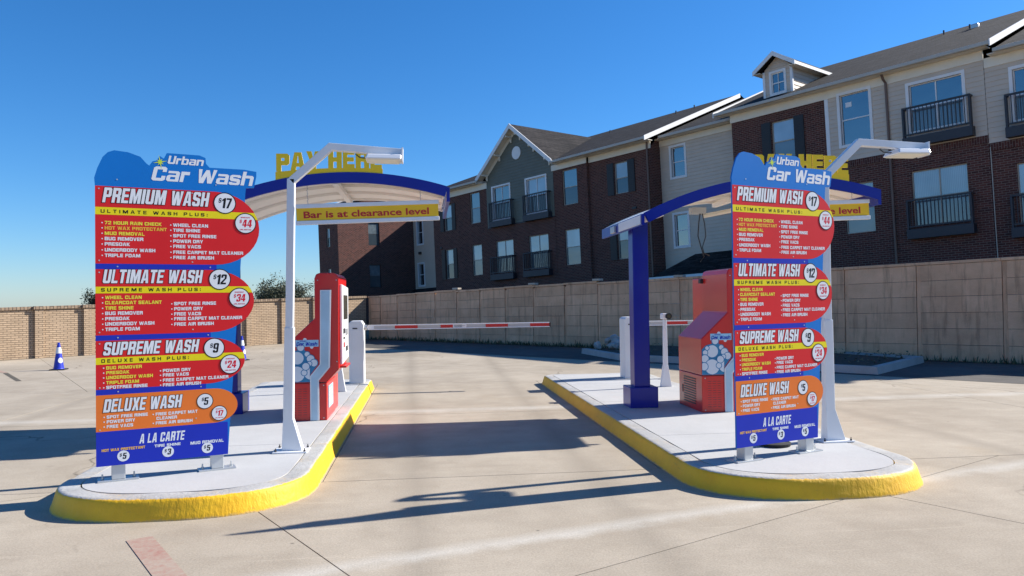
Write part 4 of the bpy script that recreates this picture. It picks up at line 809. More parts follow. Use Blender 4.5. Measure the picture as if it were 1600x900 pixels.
def make_campost(label, loc):
    root = thing('camera_post', label, 'camera post', loc, 0, 'white camera posts'); root.scale = (SC, SC, SC)
    MB().prism([(-0.085, 0), (0.09, 0), (0.06, 0.17), (0.036, 0.34), (-0.036, 0.34)], -0.04, 0.04).build('foot', 'white_steel', root, bevel=0.004)
    MB().taper(-0.034, 0.034, -0.034, 0.034, 0.30, -0.028, 0.028, -0.028, 0.028, 1.07).build('pole', 'white_steel', root, bevel=0.006)
    hd = MB().box(-0.05, 0.05, -0.05, 0.09, 1.075, 1.165).build('camera_housing', 'white_steel', root, bevel=0.014)
    MB().lathe([(0.050, -0.085), (0.050, -0.045)], 0.045, 0, 1.122, 20, 'y').build('lens_ring', 'black_rubber', hd); MB().lathe([(0.03, -0.088), (0.03, -0.080)], 0.045, 0, 1.122, 16, 'y').build('lens', 'screen_dark', hd)
    return root
cp_ = make_campost('white camera post between the left kiosk and its barrier cabinet', (-1.406, 13.060, ZI))
dup(cp_, (4.017, 12.565, ZI), 'white camera post standing free between blue post and right kiosk')
MB().lathe([(0.06, 0.0), (0.075, 0.02), (0.07, 0.06), (0.03, 0.075), (0.0, 0.076)], 0, 0, 0, 16).build('black_rubber_foot', 'black_rubber')
o = C.objects['black_rubber_foot']; o.location = (-1.579, 12.954, ZI); o['label'] = 'small black rubber foot lying beside the left camera post'; o['category'] = 'rubber foot'; o.scale = (SC, SC, SC)

# ------------------------------------------------------------------ traffic cones
def make_cone(label, loc, rz):
    root = thing('traffic_cone', label, 'traffic cone', loc, rz, 'blue and white traffic cones')
    MB().box(-0.18, 0.18, -0.18, 0.18, 0, 0.03).build('base', 'black_rubber', root, bevel=0.012)
    b = MB().lathe([(0.135, 0.03), (0.122, 0.05), (0.034, 0.67), (0.030, 0.705), (0.018, 0.71)], n=24).build('body', 'cone_blue', root, smooth=False)
    for z0, z1 in ((0.43, 0.585),):
        r = lambda z: 0.128-0.146*(z-0.03)
        MB().lathe([(r(z0)+0.001, z0), (r(z0)+0.004, z0+0.004), (r(z1)+0.004, z1-0.004), (r(z1)+0.001, z1)], n=24).build('reflective_band', 'print_white', root)
    mk = MB(); c0 = None; ring = []
    for k in range(18): a = 2*math.pi*k/18; z = 0.25+0.070*math.sin(a); th = 0.75+0.60*math.cos(a); rr = 0.128-0.146*(z-0.03)+0.004; ring.append((rr*math.sin(th), -rr*math.cos(th), z))
    rr = 0.128-0.146*0.22+0.0065; mk.add(ring+[(rr*math.sin(0.75), -rr*math.cos(0.75), 0.25)], [(k, (k+1) % 18, 18) for k in range(18)]); mk.build('round_mark', 'print_white', root)
    return root
cone = make_cone('blue and white traffic cone standing alone left of the left menu board', (-9.44, 21.16, 0), 0.1)
dup(cone, (-5.32, 23.25, 0), 'blue and white traffic cone peeking out behind the left menu board', 0.5)

# ------------------------------------------------------------------ retaining wall of stacked concrete panels
wall = thing('retaining_wall', 'long wall of stacked tan concrete panels in front of the apartments', 'wall', (WC.x, WC.y, 0), math.atan2(WD.y, WD.x))
posts = [-12.25, -11.38, -10.24, -9.02, -7.82, -6.53, -5.24, -3.89, -2.50, -1.05, 0.39, 1.97, 3.54, 5.15, 6.82, 8.54, 10.31, 12.18, 14.1, 16.1, 18.2]
def base_top(s): return 1.80+(s+13.8)*0.0245
step = {-6.53: 0.11, -2.50: 0.07, 0.39: 0.15}
tops = []; drop = 0.0
for s in posts:
    tops.append(base_top(s))
NB = len(posts)-1
for i in range(NB):
    s0, s1 = posts[i], posts[i+1]; t0, t1 = tops[i], tops[i+1]
    rise = 0.0
    for ps in (-6.53, -2.50, 0.39):
        if s1 <= ps+0.01 and ps-s1 < 2.9: rise = max(rise, 0.05*(1-(ps-s1)/4.5))
    t0 += rise; t1 += rise
    nc = 6
    for k in range(nc):
        za, zb = (t0*k/nc, t0*(k+1)/nc); zc, zd = (t1*k/nc, t1*(k+1)/nc)
        y = random.uniform(-0.010, 0.010); g_ = 0.0045
        a, b = s0+0.058, s1-0.046
        MB().add([(a, -0.02+y, za+g_), (b, -0.02+y, zc+g_), (b, 0.08, zc+g_), (a, 0.08, za+g_), (a, -0.02+y, zb-g_), (b, -0.02+y, zd-g_), (b, 0.08, zd-g_), (a, 0.08, zb-g_)],
                 [(0,3,2,1),(4,5,6,7),(0,1,5,4),(1,2,6,5),(2,3,7,6),(3,0,4,7)]).build('concrete_panel', 'panel', wall)
    MB().add([(s0-0.05, -0.045, t0+0.002), (s1-0.056, -0.045, t1+0.002), (s1-0.056, 0.11, t1+0.002), (s0-0.05, 0.11, t0+0.002), (s0-0.05, -0.045, t0+0.075), (s1-0.056, -0.045, t1+0.075), (s1-0.056, 0.11, t1+0.075), (s0-0.05, 0.11, t0+0.075)],
             [(0,3,2,1),(4,5,6,7),(0,1,5,4),(1,2,6,5),(2,3,7,6),(3,0,4,7)]).build('cap', 'panel', wall, bevel=0.008)
    if any(abs(s1-ps) < 0.01 for ps in (-6.53, -2.50, 0.39, 3.54)):
        MB().box(s1-0.22, s1+0.10, -0.075, 0.14, t1+0.078, t1+0.15).build('post_cap', 'wall_cap', wall, bevel=0.01)
for s, t in zip(posts, tops): MB().box(s-0.035, s+0.052, 0.004, 0.10, 0, t-0.004).build('wall_post', 'panel', wall)

# weeds and leaf litter along its foot
wd = MB()
for i in range(2600):
    s = random.uniform(-12, 16); d = abs(random.gauss(0, 0.16))+0.06; p = WC+WD*s-Vector((0.749, 0.663))*d
    if random.random() < 0.35 and not (-11 < s < 2): continue
    h = random.uniform(0.03, 0.16)*(1.5 if random.random() < 0.08 else 1); a = random.uniform(0, 6.28); w = random.uniform(0.012, 0.03)
    dx, dy = math.cos(a)*w, math.sin(a)*w; lx, ly = random.uniform(-.07, .07), random.uniform(-.07, .07)
    wd.add([(p.x-dx, p.y-dy, -0.02), (p.x+dx, p.y+dy, -0.02), (p.x+lx+dx*.3, p.y+ly+dy*.3, h), (p.x+lx, p.y+ly, h*1.1)], [(0, 1, 2, 3)])
w_ = wd.build('weeds', 'weed'); w_['kind'] = 'stuff'; w_['label'] = 'low weeds along the foot of the concrete panel wall'; w_['category'] = 'weeds'
verge = MB(); n0 = Vector((0.749, 0.663)); a = WC+WD*-12.2; b = WC+WD*17
verge.poly([(p.x, p.y, 0.006) for p in (a-n0*0.55, b-n0*0.55, b-n0*0.02, a-n0*0.02)]); struct(verge.build('soil_verge', 'soil'))
drv = MB(); drv.poly([(p.x, p.y, 0.004) for p in (WC+WD*-11.2-n0*4.2, WC+WD*17-n0*4.9, WC+WD*17-n0*0.56, WC+WD*-12.1-n0*0.56)]); struct(drv.build('shade_strip', 'shaded_paving'))  # dark strip widened over the shadow band, its colour standing in for shade

# kerbed planting bed against the wall
bed_pts = [(4.75, 23.0), (5.17, 20.2), (7.4, 17.55), (9.35, 15.05), (12.0, 17.4), (11.2, 19.4), (6.4, 24.9)]
kb = thing('planter_bed', 'kerbed planting bed of dark soil in the shade of the panel wall', 'planter', (4.75, 23.0, 0))
rel = [(x-4.75, y-23.0) for x, y in bed_pts]
def inset_poly(p, d):
    n = len(p); out = []
    for i in range(n):
        a, b, c = Vector(p[i-1]), Vector(p[i]), Vector(p[(i+1) % n]); t1 = (b-a).normalized(); t2 = (c-b).normalized()
        n1 = Vector((-t1.y, t1.x)); n2 = Vector((-t2.y, t2.x)); m = (n1+n2).normalized(); out.append((b.x+m.x*d/max(0.4, m.dot(n1)), b.y+m.y*d/max(0.4, m.dot(n1))))
    return out
inn = inset_poly(rel, 0.16); ou = inset_poly(rel, -0.02); nn = len(rel)
for i in range(5):
    j = (i+1) % nn
    MB().add([(*ou[i], 0), (*ou[j], 0), (*inn[j], 0), (*inn[i], 0), (*rel[i], 0.16), (*rel[j], 0.16), (*inn[j], 0.16), (*inn[i], 0.16)], [(4,5,6,7),(0,1,5,4),(2,3,7,6),(1,2,6,5),(3,0,4,7)]).build('kerb', 'kerb_white', kb)
sb = MB(); cx = sum(p[0] for p in inn)/nn; cy = sum(p[1] for p in inn)/nn
ring = [(x, y, 0.10) for x, y in inn]; mid = [(cx+(x-cx)*0.6, cy+(y-cy)*0.6, 0.20+random.uniform(-.04, .04)) for x, y in inn]
sb.add(ring+mid+[(cx, cy, 0.22)], [(i, (i+1) % nn, nn+(i+1) % nn, nn+i) for i in range(nn)]+[(nn+i, nn+(i+1) % nn, 2*nn) for i in range(nn)]); sb.build('soil', 'soil', kb)
lb = MB()
for i in range(1500):
    t = random.random(); x = random.uniform(4.5, 11.8); y = random.uniform(15.5, 24.5)
    q = (x-4.75, y-23.0)
    ins = all((inn[(k+1) % nn][0]-inn[k][0])*(q[1]-inn[k][1])-(inn[(k+1) % nn][1]-inn[k][1])*(q[0]-inn[k][0]) > 0.05 for k in range(nn))
    if not ins: continue
    a = random.uniform(0, 6.28); s = random.uniform(0.02, 0.05); z = 0.12+random.uniform(0, 0.14); dx, dy = math.cos(a)*s, math.sin(a)*s
    lb.add([(q[0]-dx, q[1]-dy, z), (q[0]+dy*.5, q[1]-dx*.5, z+random.uniform(-.02, .04)), (q[0]+dx, q[1]+dy, z+random.uniform(0, .05)), (q[0]-dy*.5, q[1]+dx*.5, z+.01)], [(0, 1, 2, 3)])
lo_ = lb.build('leaf_litter', 'weed', kb); lo_['kind'] = 'stuff'
def rock_mesh(r, seed):
    rnd = random.Random(seed); bm = bmesh.new(); bmesh.ops.create_icosphere(bm, subdivisions=2, radius=r)
    for v in bm.verts: v.co *= rnd.uniform(0.75, 1.2)
    for v in bm.verts: v.co.z *= 0.7
    me = bpy.data.meshes.new('rock'); bm.to_mesh(me); bm.free(); me.materials.append(M['stone']); return me
rm = [rock_mesh(0.16, k) for k in range(4)]
ROCKN = ['nearest the kerb', 'leftmost', 'topmost', 'rightmost', 'in the middle', 'at the back', 'behind the topmost', 'beside the rightmost']
for k, (x, y, z, s) in enumerate(((5.55, 22.4, 0.26, 0.9), (5.2, 22.9, 0.24, 0.8), (5.75, 22.95, 0.42, 0.9), (6.25, 22.6, 0.28, 1.1), (5.75, 22.7, 0.25, 1.2), (6.0, 23.3, 0.3, 1.2), (5.65, 23.2, 0.35, 0.9), (6.55, 22.95, 0.26, 0.8))):
    o = bpy.data.objects.new('rock', rm[k % 4]); C.objects.link(o); o.location = (x, y, z); o.scale = (s*1.1, s, s); o.rotation_euler = (k, k*2, k*3)
    o['label'] = 'grey rubble stone on the planting bed heap, '+ROCKN[k]; o['category'] = 'stone'; o['group'] = 'rubble stones on the bed'

# ------------------------------------------------------------------ tan brick wall on the left
bw = thing('brick_wall', 'tan brick boundary wall with pilasters on the left edge of the lot', 'wall', (BC.x, BC.y, 0), math.atan2(BD.y, BD.x))
pil = [-12.1, -10.6, -9.1, -7.6, -6.05, -4.5, -3.0, -1.55, -0.1, 1.35, 2.85, 4.36, 5.93, 7.45, 9.0, 10.2]
def btop(s): return 1.535+0.021*(s+4)
for i in range(len(pil)-1):
    s0, s1 = pil[i], pil[i+1]; t0, t1 = btop(s0), btop(s1)
    MB().prism([(s0, 0), (s1, 0), (s1, t1), (s0, t0)], 0.0, 0.20).build('brick_bay', 'brick_tan', bw)
    MB().prism([(s0+0.001, t0+0.001), (s1-0.001, t1+0.001), (s1-0.001, t1+0.10), (s0+0.001, t0+0.10)], -0.05, 0.25).build('coping', 'cap_tan', bw, bevel=0.01)
    MB().box(s0-0.12, s0+0.12, -0.095, -0.001, 0, t0-0.002).build('pilaster', 'brick_tan', bw)
    MB().box(s0-0.17, s0+0.17, -0.135, -0.052, t0+0.001, t0+0.106).build('pilaster_cap', 'cap_tan', bw, bevel=0.01)

# ------------------------------------------------------------------ trees behind the brick wall
def make_tree(label, loc, height, rx, mat, nleaf, seed, leaf=0.13):
    rnd = random.Random(seed); root = thing('tree', label, 'tree', loc, 0, 'trees behind the brick wall')
    tr = MB(); tips = []
    tr.tube([(0, 0, -0.05), (0.05, 0, height*0.22), (0.0, 0.05, height*0.42)], [height*0.04, height*0.03, height*0.022], 8)
    for k in range(26):
        a = rnd.uniform(0, 6.28); e = rnd.uniform(0.35, 1.0); z0 = height*rnd.uniform(0.22, 0.45)
        p1 = Vector((math.cos(a)*rx*0.45*e, math.sin(a)*rx*0.45*e, z0+height*0.22*rnd.uniform(0.6, 1.2))); p2 = Vector((math.cos(a+.3)*rx*0.85*e, math.sin(a+.3)*rx*0.85*e, height*rnd.uniform(0.60, 0.98)-e*height*0.10))
        tr.tube([(0, 0, z0), p1, p2], [height*0.013, height*0.008, height*0.003], 5); tips.append((p1, p2))
        for q in range(4):
            b0 = p1.lerp(p2, rnd.uniform(0.2, 0.9)); b1 = b0+Vector((rnd.uniform(-1, 1)*rx*.3, rnd.uniform(-1, 1)*rx*.3, rnd.uniform(0.0, 1.0)*height*.15)); tr.tube([b0, b1], [height*0.004, height*0.0015], 4); tips.append((b0, b1))
    tr.build('trunk', 'bark', root)
    lf = MB()
    for i in range(nleaf):
        p0, p1 = tips[rnd.randrange(len(tips))]; t = rnd.random()**0.6; c = p0.lerp(p1, t)+Vector((rnd.gauss(0, 1), rnd.gauss(0, 1), rnd.gauss(0, 0.8)))*rx*0.10
        a = Vector((rnd.gauss(0, 1), rnd.gauss(0, 1), rnd.gauss(0, 1))).normalized(); b = a.cross(Vector((rnd.gauss(0, 1), rnd.gauss(0, 1), rnd.gauss(0, 1)))).normalized(); s = leaf*rnd.uniform(0.5, 1.2)
        lf.add([c-a*s, c-b*s*0.4, c+a*s, c+b*s*0.4], [(0, 1, 2, 3)])
    me = lf.build('crown', mat, root); return root
make_tree('feathery olive green tree behind the brick wall, between left menu board and lamp post', (-6.75, 37.2, -0.03), 2.95, 1.55, 'leaf_olive', 17000, 3, 0.055)
make_tree('dark green tree top behind the brick wall at the left edge of the menu board', (-14.0, 36.5, -0.03), 2.55, 1.25, 'leaf_dark', 15000, 5, 0.06)
make_tree('small dark green tree behind the brick wall, between lamp post and red kiosk', (-4.75, 39.0, -0.03), 2.45, 1.05, 'leaf_dark', 11000, 9, 0.055)

# ------------------------------------------------------------------ apartment building (local: x along the facade to the right, y into the building, z up)
A = Vector((-0.56, 0.827, -0.035)).normalized(); V = Vector((-0.03, 0.022, 1.0)); V = (V-A*V.dot(A)).normalized(); NN = V.cross(A)
P0 = Vector((16.917, 24.874, 5.918)); GV = -6.0
ex, ey, ez = -A, -NN, V
org = P0+ez*GV
bld = bpy.data.objects.new('apartment_building', None); C.objects.link(bld)
bld.matrix_world = Matrix(((ex.x, ey.x, ez.x, org.x), (ex.y, ey.y, ez.y, org.y), (ex.z, ey.z, ez.z, org.z), (0, 0, 0, 1)))
bld['label'] = 'dark brick and beige siding apartment building with shingled roofs behind the panel wall'; bld['category'] = 'apartment building'
ZB = -GV                                         # facade height v -> local z = v + ZB
def bz(mb): mb.v = [(x, y, z+ZB) for x, y, z in mb.v]; return mb
def part(mb, name, mat, parent=None, **k): return bz(mb).build(name, mat, parent or bld, **k)
def facade(u0, u1, v0, v1, holes, y, depth=0.13):
    mb = MB(); xs = sorted({u0, u1, *[h[0] for h in holes], *[h[1] for h in holes]}); zs = sorted({v0, v1, *[h[2] for h in holes], *[h[3] for h in holes]})
    xs = [x for x in xs if u0-1e-6 <= x <= u1+1e-6]; zs = [z for z in zs if v0-1e-6 <= z <= v1+1e-6]
    for i in range(len(xs)-1):
        for j in range(len(zs)-1):
            cx, cz = (xs[i]+xs[i+1])/2, (zs[j]+zs[j+1])/2
            if any(h[0] < cx < h[1] and h[2] < cz < h[3] for h in holes): continue
            mb.add([(xs[i], y, zs[j]), (xs[i+1], y, zs[j]), (xs[i+1], y, zs[j+1]), (xs[i], y, zs[j+1])], [(0, 1, 2, 3)])
    for a, b, c, d in holes:
        if a >= u1 or b <= u0 or c >= v1 or d <= v0: continue
        q = y+depth
        mb.add([(a, y, c), (b, y, c), (b, y, d), (a, y, d), (a, q, c), (b, q, c), (b, q, d), (a, q, d)], [(0, 1, 5, 4), (1, 2, 6, 5), (2, 3, 7, 6), (3, 0, 4, 7)])
    return mb
def lap(u0, u1, v0, v1, holes, y, ex_=0.165, clipf=None, axis='x'):
    """lap siding: every course leans out at its lower edge"""
    mb = MB(); zs = []; z = v0
    while z < v1-1e-6: zs.append((z, min(v1, z+ex_))); z += ex_
    for a, b in zs:
        cut = sorted({a, b, *[h[2] for h in holes if a < h[2] < b], *[h[3] for h in holes if a < h[3] < b]})
        for k in range(len(cut)-1):
            c, d = cut[k], cut[k+1]; m = (c+d)/2
            ua, ub = (u0, u1)
            spans = [(ua, ub)]
            for h in holes:
                if h[2] < m < h[3]:
                    spans = [s for sp in spans for s in ((sp[0], min(sp[1], h[0])), (max(sp[0], h[1]), sp[1])) if s[1]-s[0] > 1e-4]
            oc = y-0.020*(1-(c-a)/ex_); od = y-0.020*(1-(d-a)/ex_)
            for s0, s1 in spans:
                t0, t1, w0, w1 = s0, s1, s0, s1
                if clipf: (l0, r0), (l1, r1) = clipf(c), clipf(d); t0, t1, w0, w1 = max(s0, l0), min(s1, r0), max(s0, l1), min(s1, r1)
                if t1-t0 < 1e-3: continue
                if w1 < w0: w0 = w1 = (t0+t1)/2
                mb.add([(t0, oc, c), (t1, oc, c), (w1, od, d), (w0, od, d)], [(0, 1, 2, 3)])
                if k == 0: mb.add([(t0, oc, c), (t1, oc, c), (t1, y+0.004, c), (t0, y+0.004, c)], [(0, 3, 2, 1)])
    if axis == 'y': mb.v = [(0, x, z) for x, _, z in mb.v]
    return mb
wrnd = random.Random(21)
def win(u0, u1, v0, v1, y, trim=None, up=None, lo='glass_screen', mull=False, shut=0.0, split=0.5, tm='trim_white', depth=0.11):
    """window: frame with sub-parts pane, sash rail, mullion; sits in its opening"""
    fw_ = 0.035; yy = y+depth
    if up is None: up = wrnd.choice(['glass_blind', 'glass_blind', 'glass_pale', 'glass_curtain_up'])
    if lo == 'glass_screen': lo = wrnd.choice(['glass_screen', 'glass_screen', 'glass_mid'])
    f = MB()
    for a, b, c, d in ((u0, u0+fw_, v0, v1), (u1-fw_, u1, v0, v1), (u0+fw_, u1-fw_, v0, v0+fw_), (u0+fw_, u1-fw_, v1-fw_, v1)): f.box(a, b, yy-0.05, yy+0.002, c, d)
    fo = part(f, 'window', 'tan_sash' if not trim else 'trim_white')
    vm = v0+(v1-v0)*split; um = (u0+u1)/2
    cols = [(u0+fw_, um-0.02), (um+0.02, u1-fw_)] if mull else [(u0+fw_, u1-fw_)]
    for a, b in cols:
        part(MB().box(a, b, yy-0.018, yy-0.002, vm+0.02, v1-fw_), 'pane', up, fo); part(MB().box(a, b, yy-0.012, yy-0.002, v0+fw_, vm-0.02), 'pane', lo, fo)
    part(MB().box(u0+fw_, u1-fw_, yy-0.035, yy-0.003, vm-0.02, vm+0.02), 'sash_rail', 'tan_sash' if not trim else 'trim_white', fo)
    if mull: part(MB().box(um-0.02, um+0.02, yy-0.04, yy-0.0025, v0+fw_, v1-fw_), 'mullion', 'tan_sash' if not trim else 'trim_white', fo)
    if trim:
        t = MB(); w = trim
        for a, b, c, d in ((u0-w, u0, v0-w, v1+w), (u1, u1+w, v0-w, v1+w), (u0, u1, v0-w, v0), (u0, u1, v1, v1+w)): t.box(a, b, y-0.045, y+0.03, c, d)
        part(t, 'trim', tm, fo)
    if shut:
        for a, b in ((u0-shut-0.03, u0-0.03), (u1+0.03, u1+shut+0.03)):
            s_ = part(MB().box(a, b, y-0.045, y-0.002, v0-0.02, v1+0.02), 'shutter', 'shutter')
            for k in range(14): z = v0+0.06+k*(v1-v0-0.12)/14; part(MB().box(a+0.04, b-0.04, y-0.052, y-0.0455, z, z+(v1-v0-0.12)/28), 'slat', 'shutter', s_)
    return fo
def balcony(u0, u1, vr, vb, y, box=0.33, dep=0.28, nb=14):
    r = part(MB().box(u0, u1, y-dep, y-dep+0.06, vr-0.06, vr), 'balcony', 'trim_navy', bevel=0.006)
    bx_top = vb+box
    part(MB().box(u0-0.02, u1+0.02, y-dep-0.02, y-0.003, vb, bx_top), 'planter_box', 'trim_navy', r, bevel=0.01)
    part(MB().box(u0, u1, y-dep+0.01, y-dep+0.05, bx_top+0.07, bx_top+0.12), 'bottom_rail', 'trim_navy', r)
    for x in (u0, u1-0.06): part(MB().box(x, x+0.06, y-dep-0.003, y-dep+0.057, bx_top+0.001, vr-0.061), 'post', 'trim_navy', r); part(MB().box(x, x+0.06, y-dep+0.061, y-0.003, vr-0.06, vr-0.005), 'side_rail', 'trim_navy', r)
    for k in range(1, nb): x = u0+0.06+(u1-u0-0.12)*k/nb; part(MB().box(x-0.011, x+0.011, y-dep+0.018, y-dep+0.042, bx_top+0.121, vr-0.061), 'baluster', 'trim_navy', r)
    for k in range(1, 3):
        yy = y-dep+0.06+(dep-0.06)*k/3
        for x in (u0+0.03, u1-0.03): part(MB().box(x-0.011, x+0.011, yy-0.011, yy+0.011, bx_top+0.001, vr-0.061), 'baluster', 'trim_navy', r)
    return r
def roof(u0, u1, ye, ve, yr, vr, name='roof', hip_l=0.0, rake_r=True, rake_l=True, gap=None):
    """gabled roof: eave line at (ye, ve), ridge at (yr, vr); y grows into the building"""
    yb = 2*yr-ye; h = hip_l; T = 0.09
    mb = MB()
    sl = (vr-ve)/(yr-ye); spans = [(u0, u1)] if not gap else [(u0, gap[0]), (gap[1], u1)]
    for d, flip in ((0.0, False), (-T, True)):
        if not gap: mb.add([(u0, ye, ve+d), (u1, ye, ve+d), (u1, yr, vr+d), (u0+h, yr, vr+d)], [(0, 1, 2, 3)])
        else:
            yg = 0.15; vg = ve+(yg-ye)*sl; ug = u0+h
            mb.add([(u0, ye, ve+d), (gap[0], ye, ve+d), (gap[0], yg, vg+d), (gap[1], yg, vg+d), (gap[1], ye, ve+d), (u1, ye, ve+d), (u1, yr, vr+d), (gap[1], yr, vr+d), (gap[0], yr, vr+d), (ug, yr, vr+d)],
                   [(0, 1, 2, 8, 9) if ug <= gap[0] else (0, 1, 2, 8), (2, 3, 7, 8), (4, 5, 6, 7, 3)])
        mb.add([(u1, yr, vr+d), (u1, yb, ve+d), (u0, yb, ve+d), (u0+h, yr, vr+d)], [(0, 1, 2, 3)])
        if h: mb.add([(u0, yb, ve+d), (u0, ye, ve+d), (u0+h, yr, vr+d)], [(0, 1, 2)])
    for a, b in spans: mb.add([(a, ye, ve), (b, ye, ve), (b, ye, ve-T), (a, ye, ve-T)], [(0, 1, 2, 3)])
    r = part(mb, name, 'shingle')
    for a, b in spans: part(MB().box(a, b, ye-0.13, ye-0.004, ve-0.135, ve-0.01), 'gutter', 'gutter', r, bevel=0.02)
    for u, on in ((u1, rake_r), (u0, rake_l and not h)):
        if not on: continue
        a, b = (u, u+0.035) if u == u1 else (u-0.035, u)
        m2 = MB(); sl = (vr-ve)/(yr-ye)
        m2.add([(a, ye-0.14, ve-0.20-0.14*sl*0), (b, ye-0.14, ve-0.20), (b, yr, vr-0.19), (a, yr, vr-0.19), (a, ye-0.14, ve+0.02-0.14*sl*0), (b, ye-0.14, ve+0.02), (b, yr, vr+0.03), (a, yr, vr+0.03)], [(0,3,2,1),(4,5,6,7),(0,1,5,4),(1,2,6,5),(2,3,7,6),(3,0,4,7)])
        part(m2, 'rake_board', 'trim_white', r)
    return r
GB = GV+0.02
part(MB().box(-38.5, 9.5, 14.9, 15.1, GB, 3.4), 'rear_wall', 'brick_dark'); part(MB().box(9.5, 9.7, 0.02, 15.1, GB, 3.0), 'end_wall', 'brick_dark')
part(MB().box(-38.3, 9.4, 3.3, 3.4, GB, 3.3), 'inner_wall', 'shutter')
# --- far wing (projects towards the lot) and the recessed siding bay beside it
wf = [(-37.45, -36.95, 0.9, 2.2), (-37.45, -36.95, -2.0, -0.6)]
part(facade(-38.6, -35.8, GB, 3.4, wf, -3.1), 'wall', 'brick_dark')
for h in wf: win(*h, -3.1)
sidew = [(-0.75, 0.15, 0.95, 2.55), (-0.75, 0.15, -2.0, -0.4)]
sf = facade(-3.1, 3.05, GB, 3.4, sidew, 0.0); sf.v = [(-35.8-y, x, z) for x, y, z in sf.v]; part(sf, 'wall', 'brick_dark')
for (a, b, c, d) in sidew:
    fo = part(MB().box(-35.93, -35.90, a, b, c, d), 'window', 'trim_navy'); part(MB().box(-35.902, -35.885, a+0.05, b-0.05, (c+d)/2+0.02, d-0.05), 'pane', 'glass_curtain', fo); part(MB().box(-35.902, -35.888, a+0.05, b-0.05, c+0.05, (c+d)/2-0.02), 'pane', 'glass_screen', fo)
part(MB().box(-38.6, -38.4, -3.09, 3.0, GB, 3.38), 'wall', 'brick_dark')
roof(-39.0, -35.45, -3.5, 3.5, 0.3, 4.9, rake_r=False)
part(MB().prism([(-3.1, 3.401), (3.0, 3.401), (3.0, 3.72), (0.3, 4.74), (-3.1, 3.5)], -35.95, -35.802, axis='x'), 'gable_wall', 'brick_dark')
bwin = [(-35.30, -34.62, 1.05, 2.72), (-35.30, -34.62, -1.93, -0.38)]
part(lap(-35.79, -28.5, GB, 3.1, bwin, 3.0), 'siding', 'siding_beige'); 
for h in bwin: win(*h, 3.0, trim=0.10, up='glass_deep', lo='glass_deep')
part(MB().box(-35.1, -34.85, 2.86, 2.985, 0.30, 0.48), 'wall_lantern', 'dark_metal', bevel=0.01)
part(MB().prism([(2.3, -2.45), (3.0, -2.15), (3.0, -2.30), (2.3, -2.60)], -35.75, -29.0, axis='x'), 'porch_roof', 'shingle')
# --- brick section with hipped roof
cw = [(-27.78, -26.98, 1.05, 2.64), (-27.78, -26.98, -1.92, -0.12), (-25.12, -24.18, 1.18, 3.0), (-25.12, -24.18, -1.90, -0.10)]
part(facade(-28.97, -23.5, GB, 3.12, cw, 0.0), 'wall', 'brick_dark')
part(facade(-28.97, -28.96, GB, 3.12, [], 0.0), 'wall', 'brick_dark')
win(*cw[0], 0, shut=0.36); win(*cw[1], 0, shut=0.36); win(*cw[2], 0, up='glass_deep'); win(*cw[3], 0)
part(MB().box(-29.05, -23.45, -0.035, -0.002, 3.06, 3.40), 'frieze_board', 'trim_cream')
part(MB().box(-29.35, -23.76, -0.36, -0.002, 3.41, 3.44), 'soffit', 'trim_cream')
roof(-29.4, -11.30, -0.42, 3.56, 7.5, 6.72, hip_l=5.2, rake_l=False, gap=(-23.75, -17.62))
# --- green gable section
dw = [(-22.93, -21.45, 1.16, 2.99), (-20.03, -18.48, 1.16, 2.99)]; dl = [(-22.85, -21.32, -1.92, -0.10), (-20.02, -18.47, -1.92, -0.10)]
part(facade(-23.52, -17.88, GB, 0.72, dl, -0.02), 'wall', 'brick_dark')
GC, GH, GS = -20.70, 3.2, 0.80
AP = 3.62+GH*GS
def gclip(z): h = GH-0.35 if z < 3.62 else (AP-0.22-z)/GS; return (GC-min(2.8, h), GC+min(2.8, h))
part(lap(-23.5, -17.9, 0.76, AP-0.25, dw, 0.0, clipf=gclip), 'siding', 'siding_green')
part(MB().box(-23.5, -17.9, -0.05, 0.0, 0.70, 0.765), 'water_table', 'trim_navy')
part(MB().prism([(GC-2.85, 3.30), (GC+2.85, 3.30), (GC, AP-0.25)], 0.03, 0.08), 'gable_backing', 'siding_green')
for h in dw: win(*h, 0, trim=0.09, up='glass_deep' if h[0] < -21 else 'glass_blind', lo='glass_curtain', mull=True)
for h in dl: win(*h, -0.02, lo='glass_curtain', mull=True)
balcony(-23.05, -21.10, 2.13, 0.70, 0.0); balcony(-20.12, -18.12, 2.13, 0.70, 0.0)
balcony(-23.10, -21.12, -1.0, -2.32, -0.02); balcony(-20.25, -18.25, -1.0, -2.32, -0.02)
vt = MB().lathe([(0.36, -0.055), (0.36, 0.0)], GC, 0, 4.62, 28, 'y'); part(vt, 'round_vent', 'trim_white')
gr = MB(); yb0 = 6.6
gr.add([(GC-GH, -0.45, AP-GH*GS), (GC, -0.45, AP), (GC+GH, -0.45, AP-GH*GS), (GC-GH, yb0, AP-GH*GS), (GC, yb0, AP), (GC+GH, yb0, AP-GH*GS),
        (GC-GH, -0.45, AP-GH*GS-0.10), (GC, -0.45, AP-0.10), (GC+GH, -0.45, AP-GH*GS-0.10), (GC-GH, yb0, AP-GH*GS-0.10), (GC, yb0, AP-0.10), (GC+GH, yb0, AP-GH*GS-0.10)],
       [(0, 1, 4, 3), (1, 2, 5, 4), (6, 9, 10, 7), (7, 10, 11, 8), (0, 6, 7, 1), (1, 7, 8, 2)])
gro = part(gr, 'gable_roof', 'shingle')
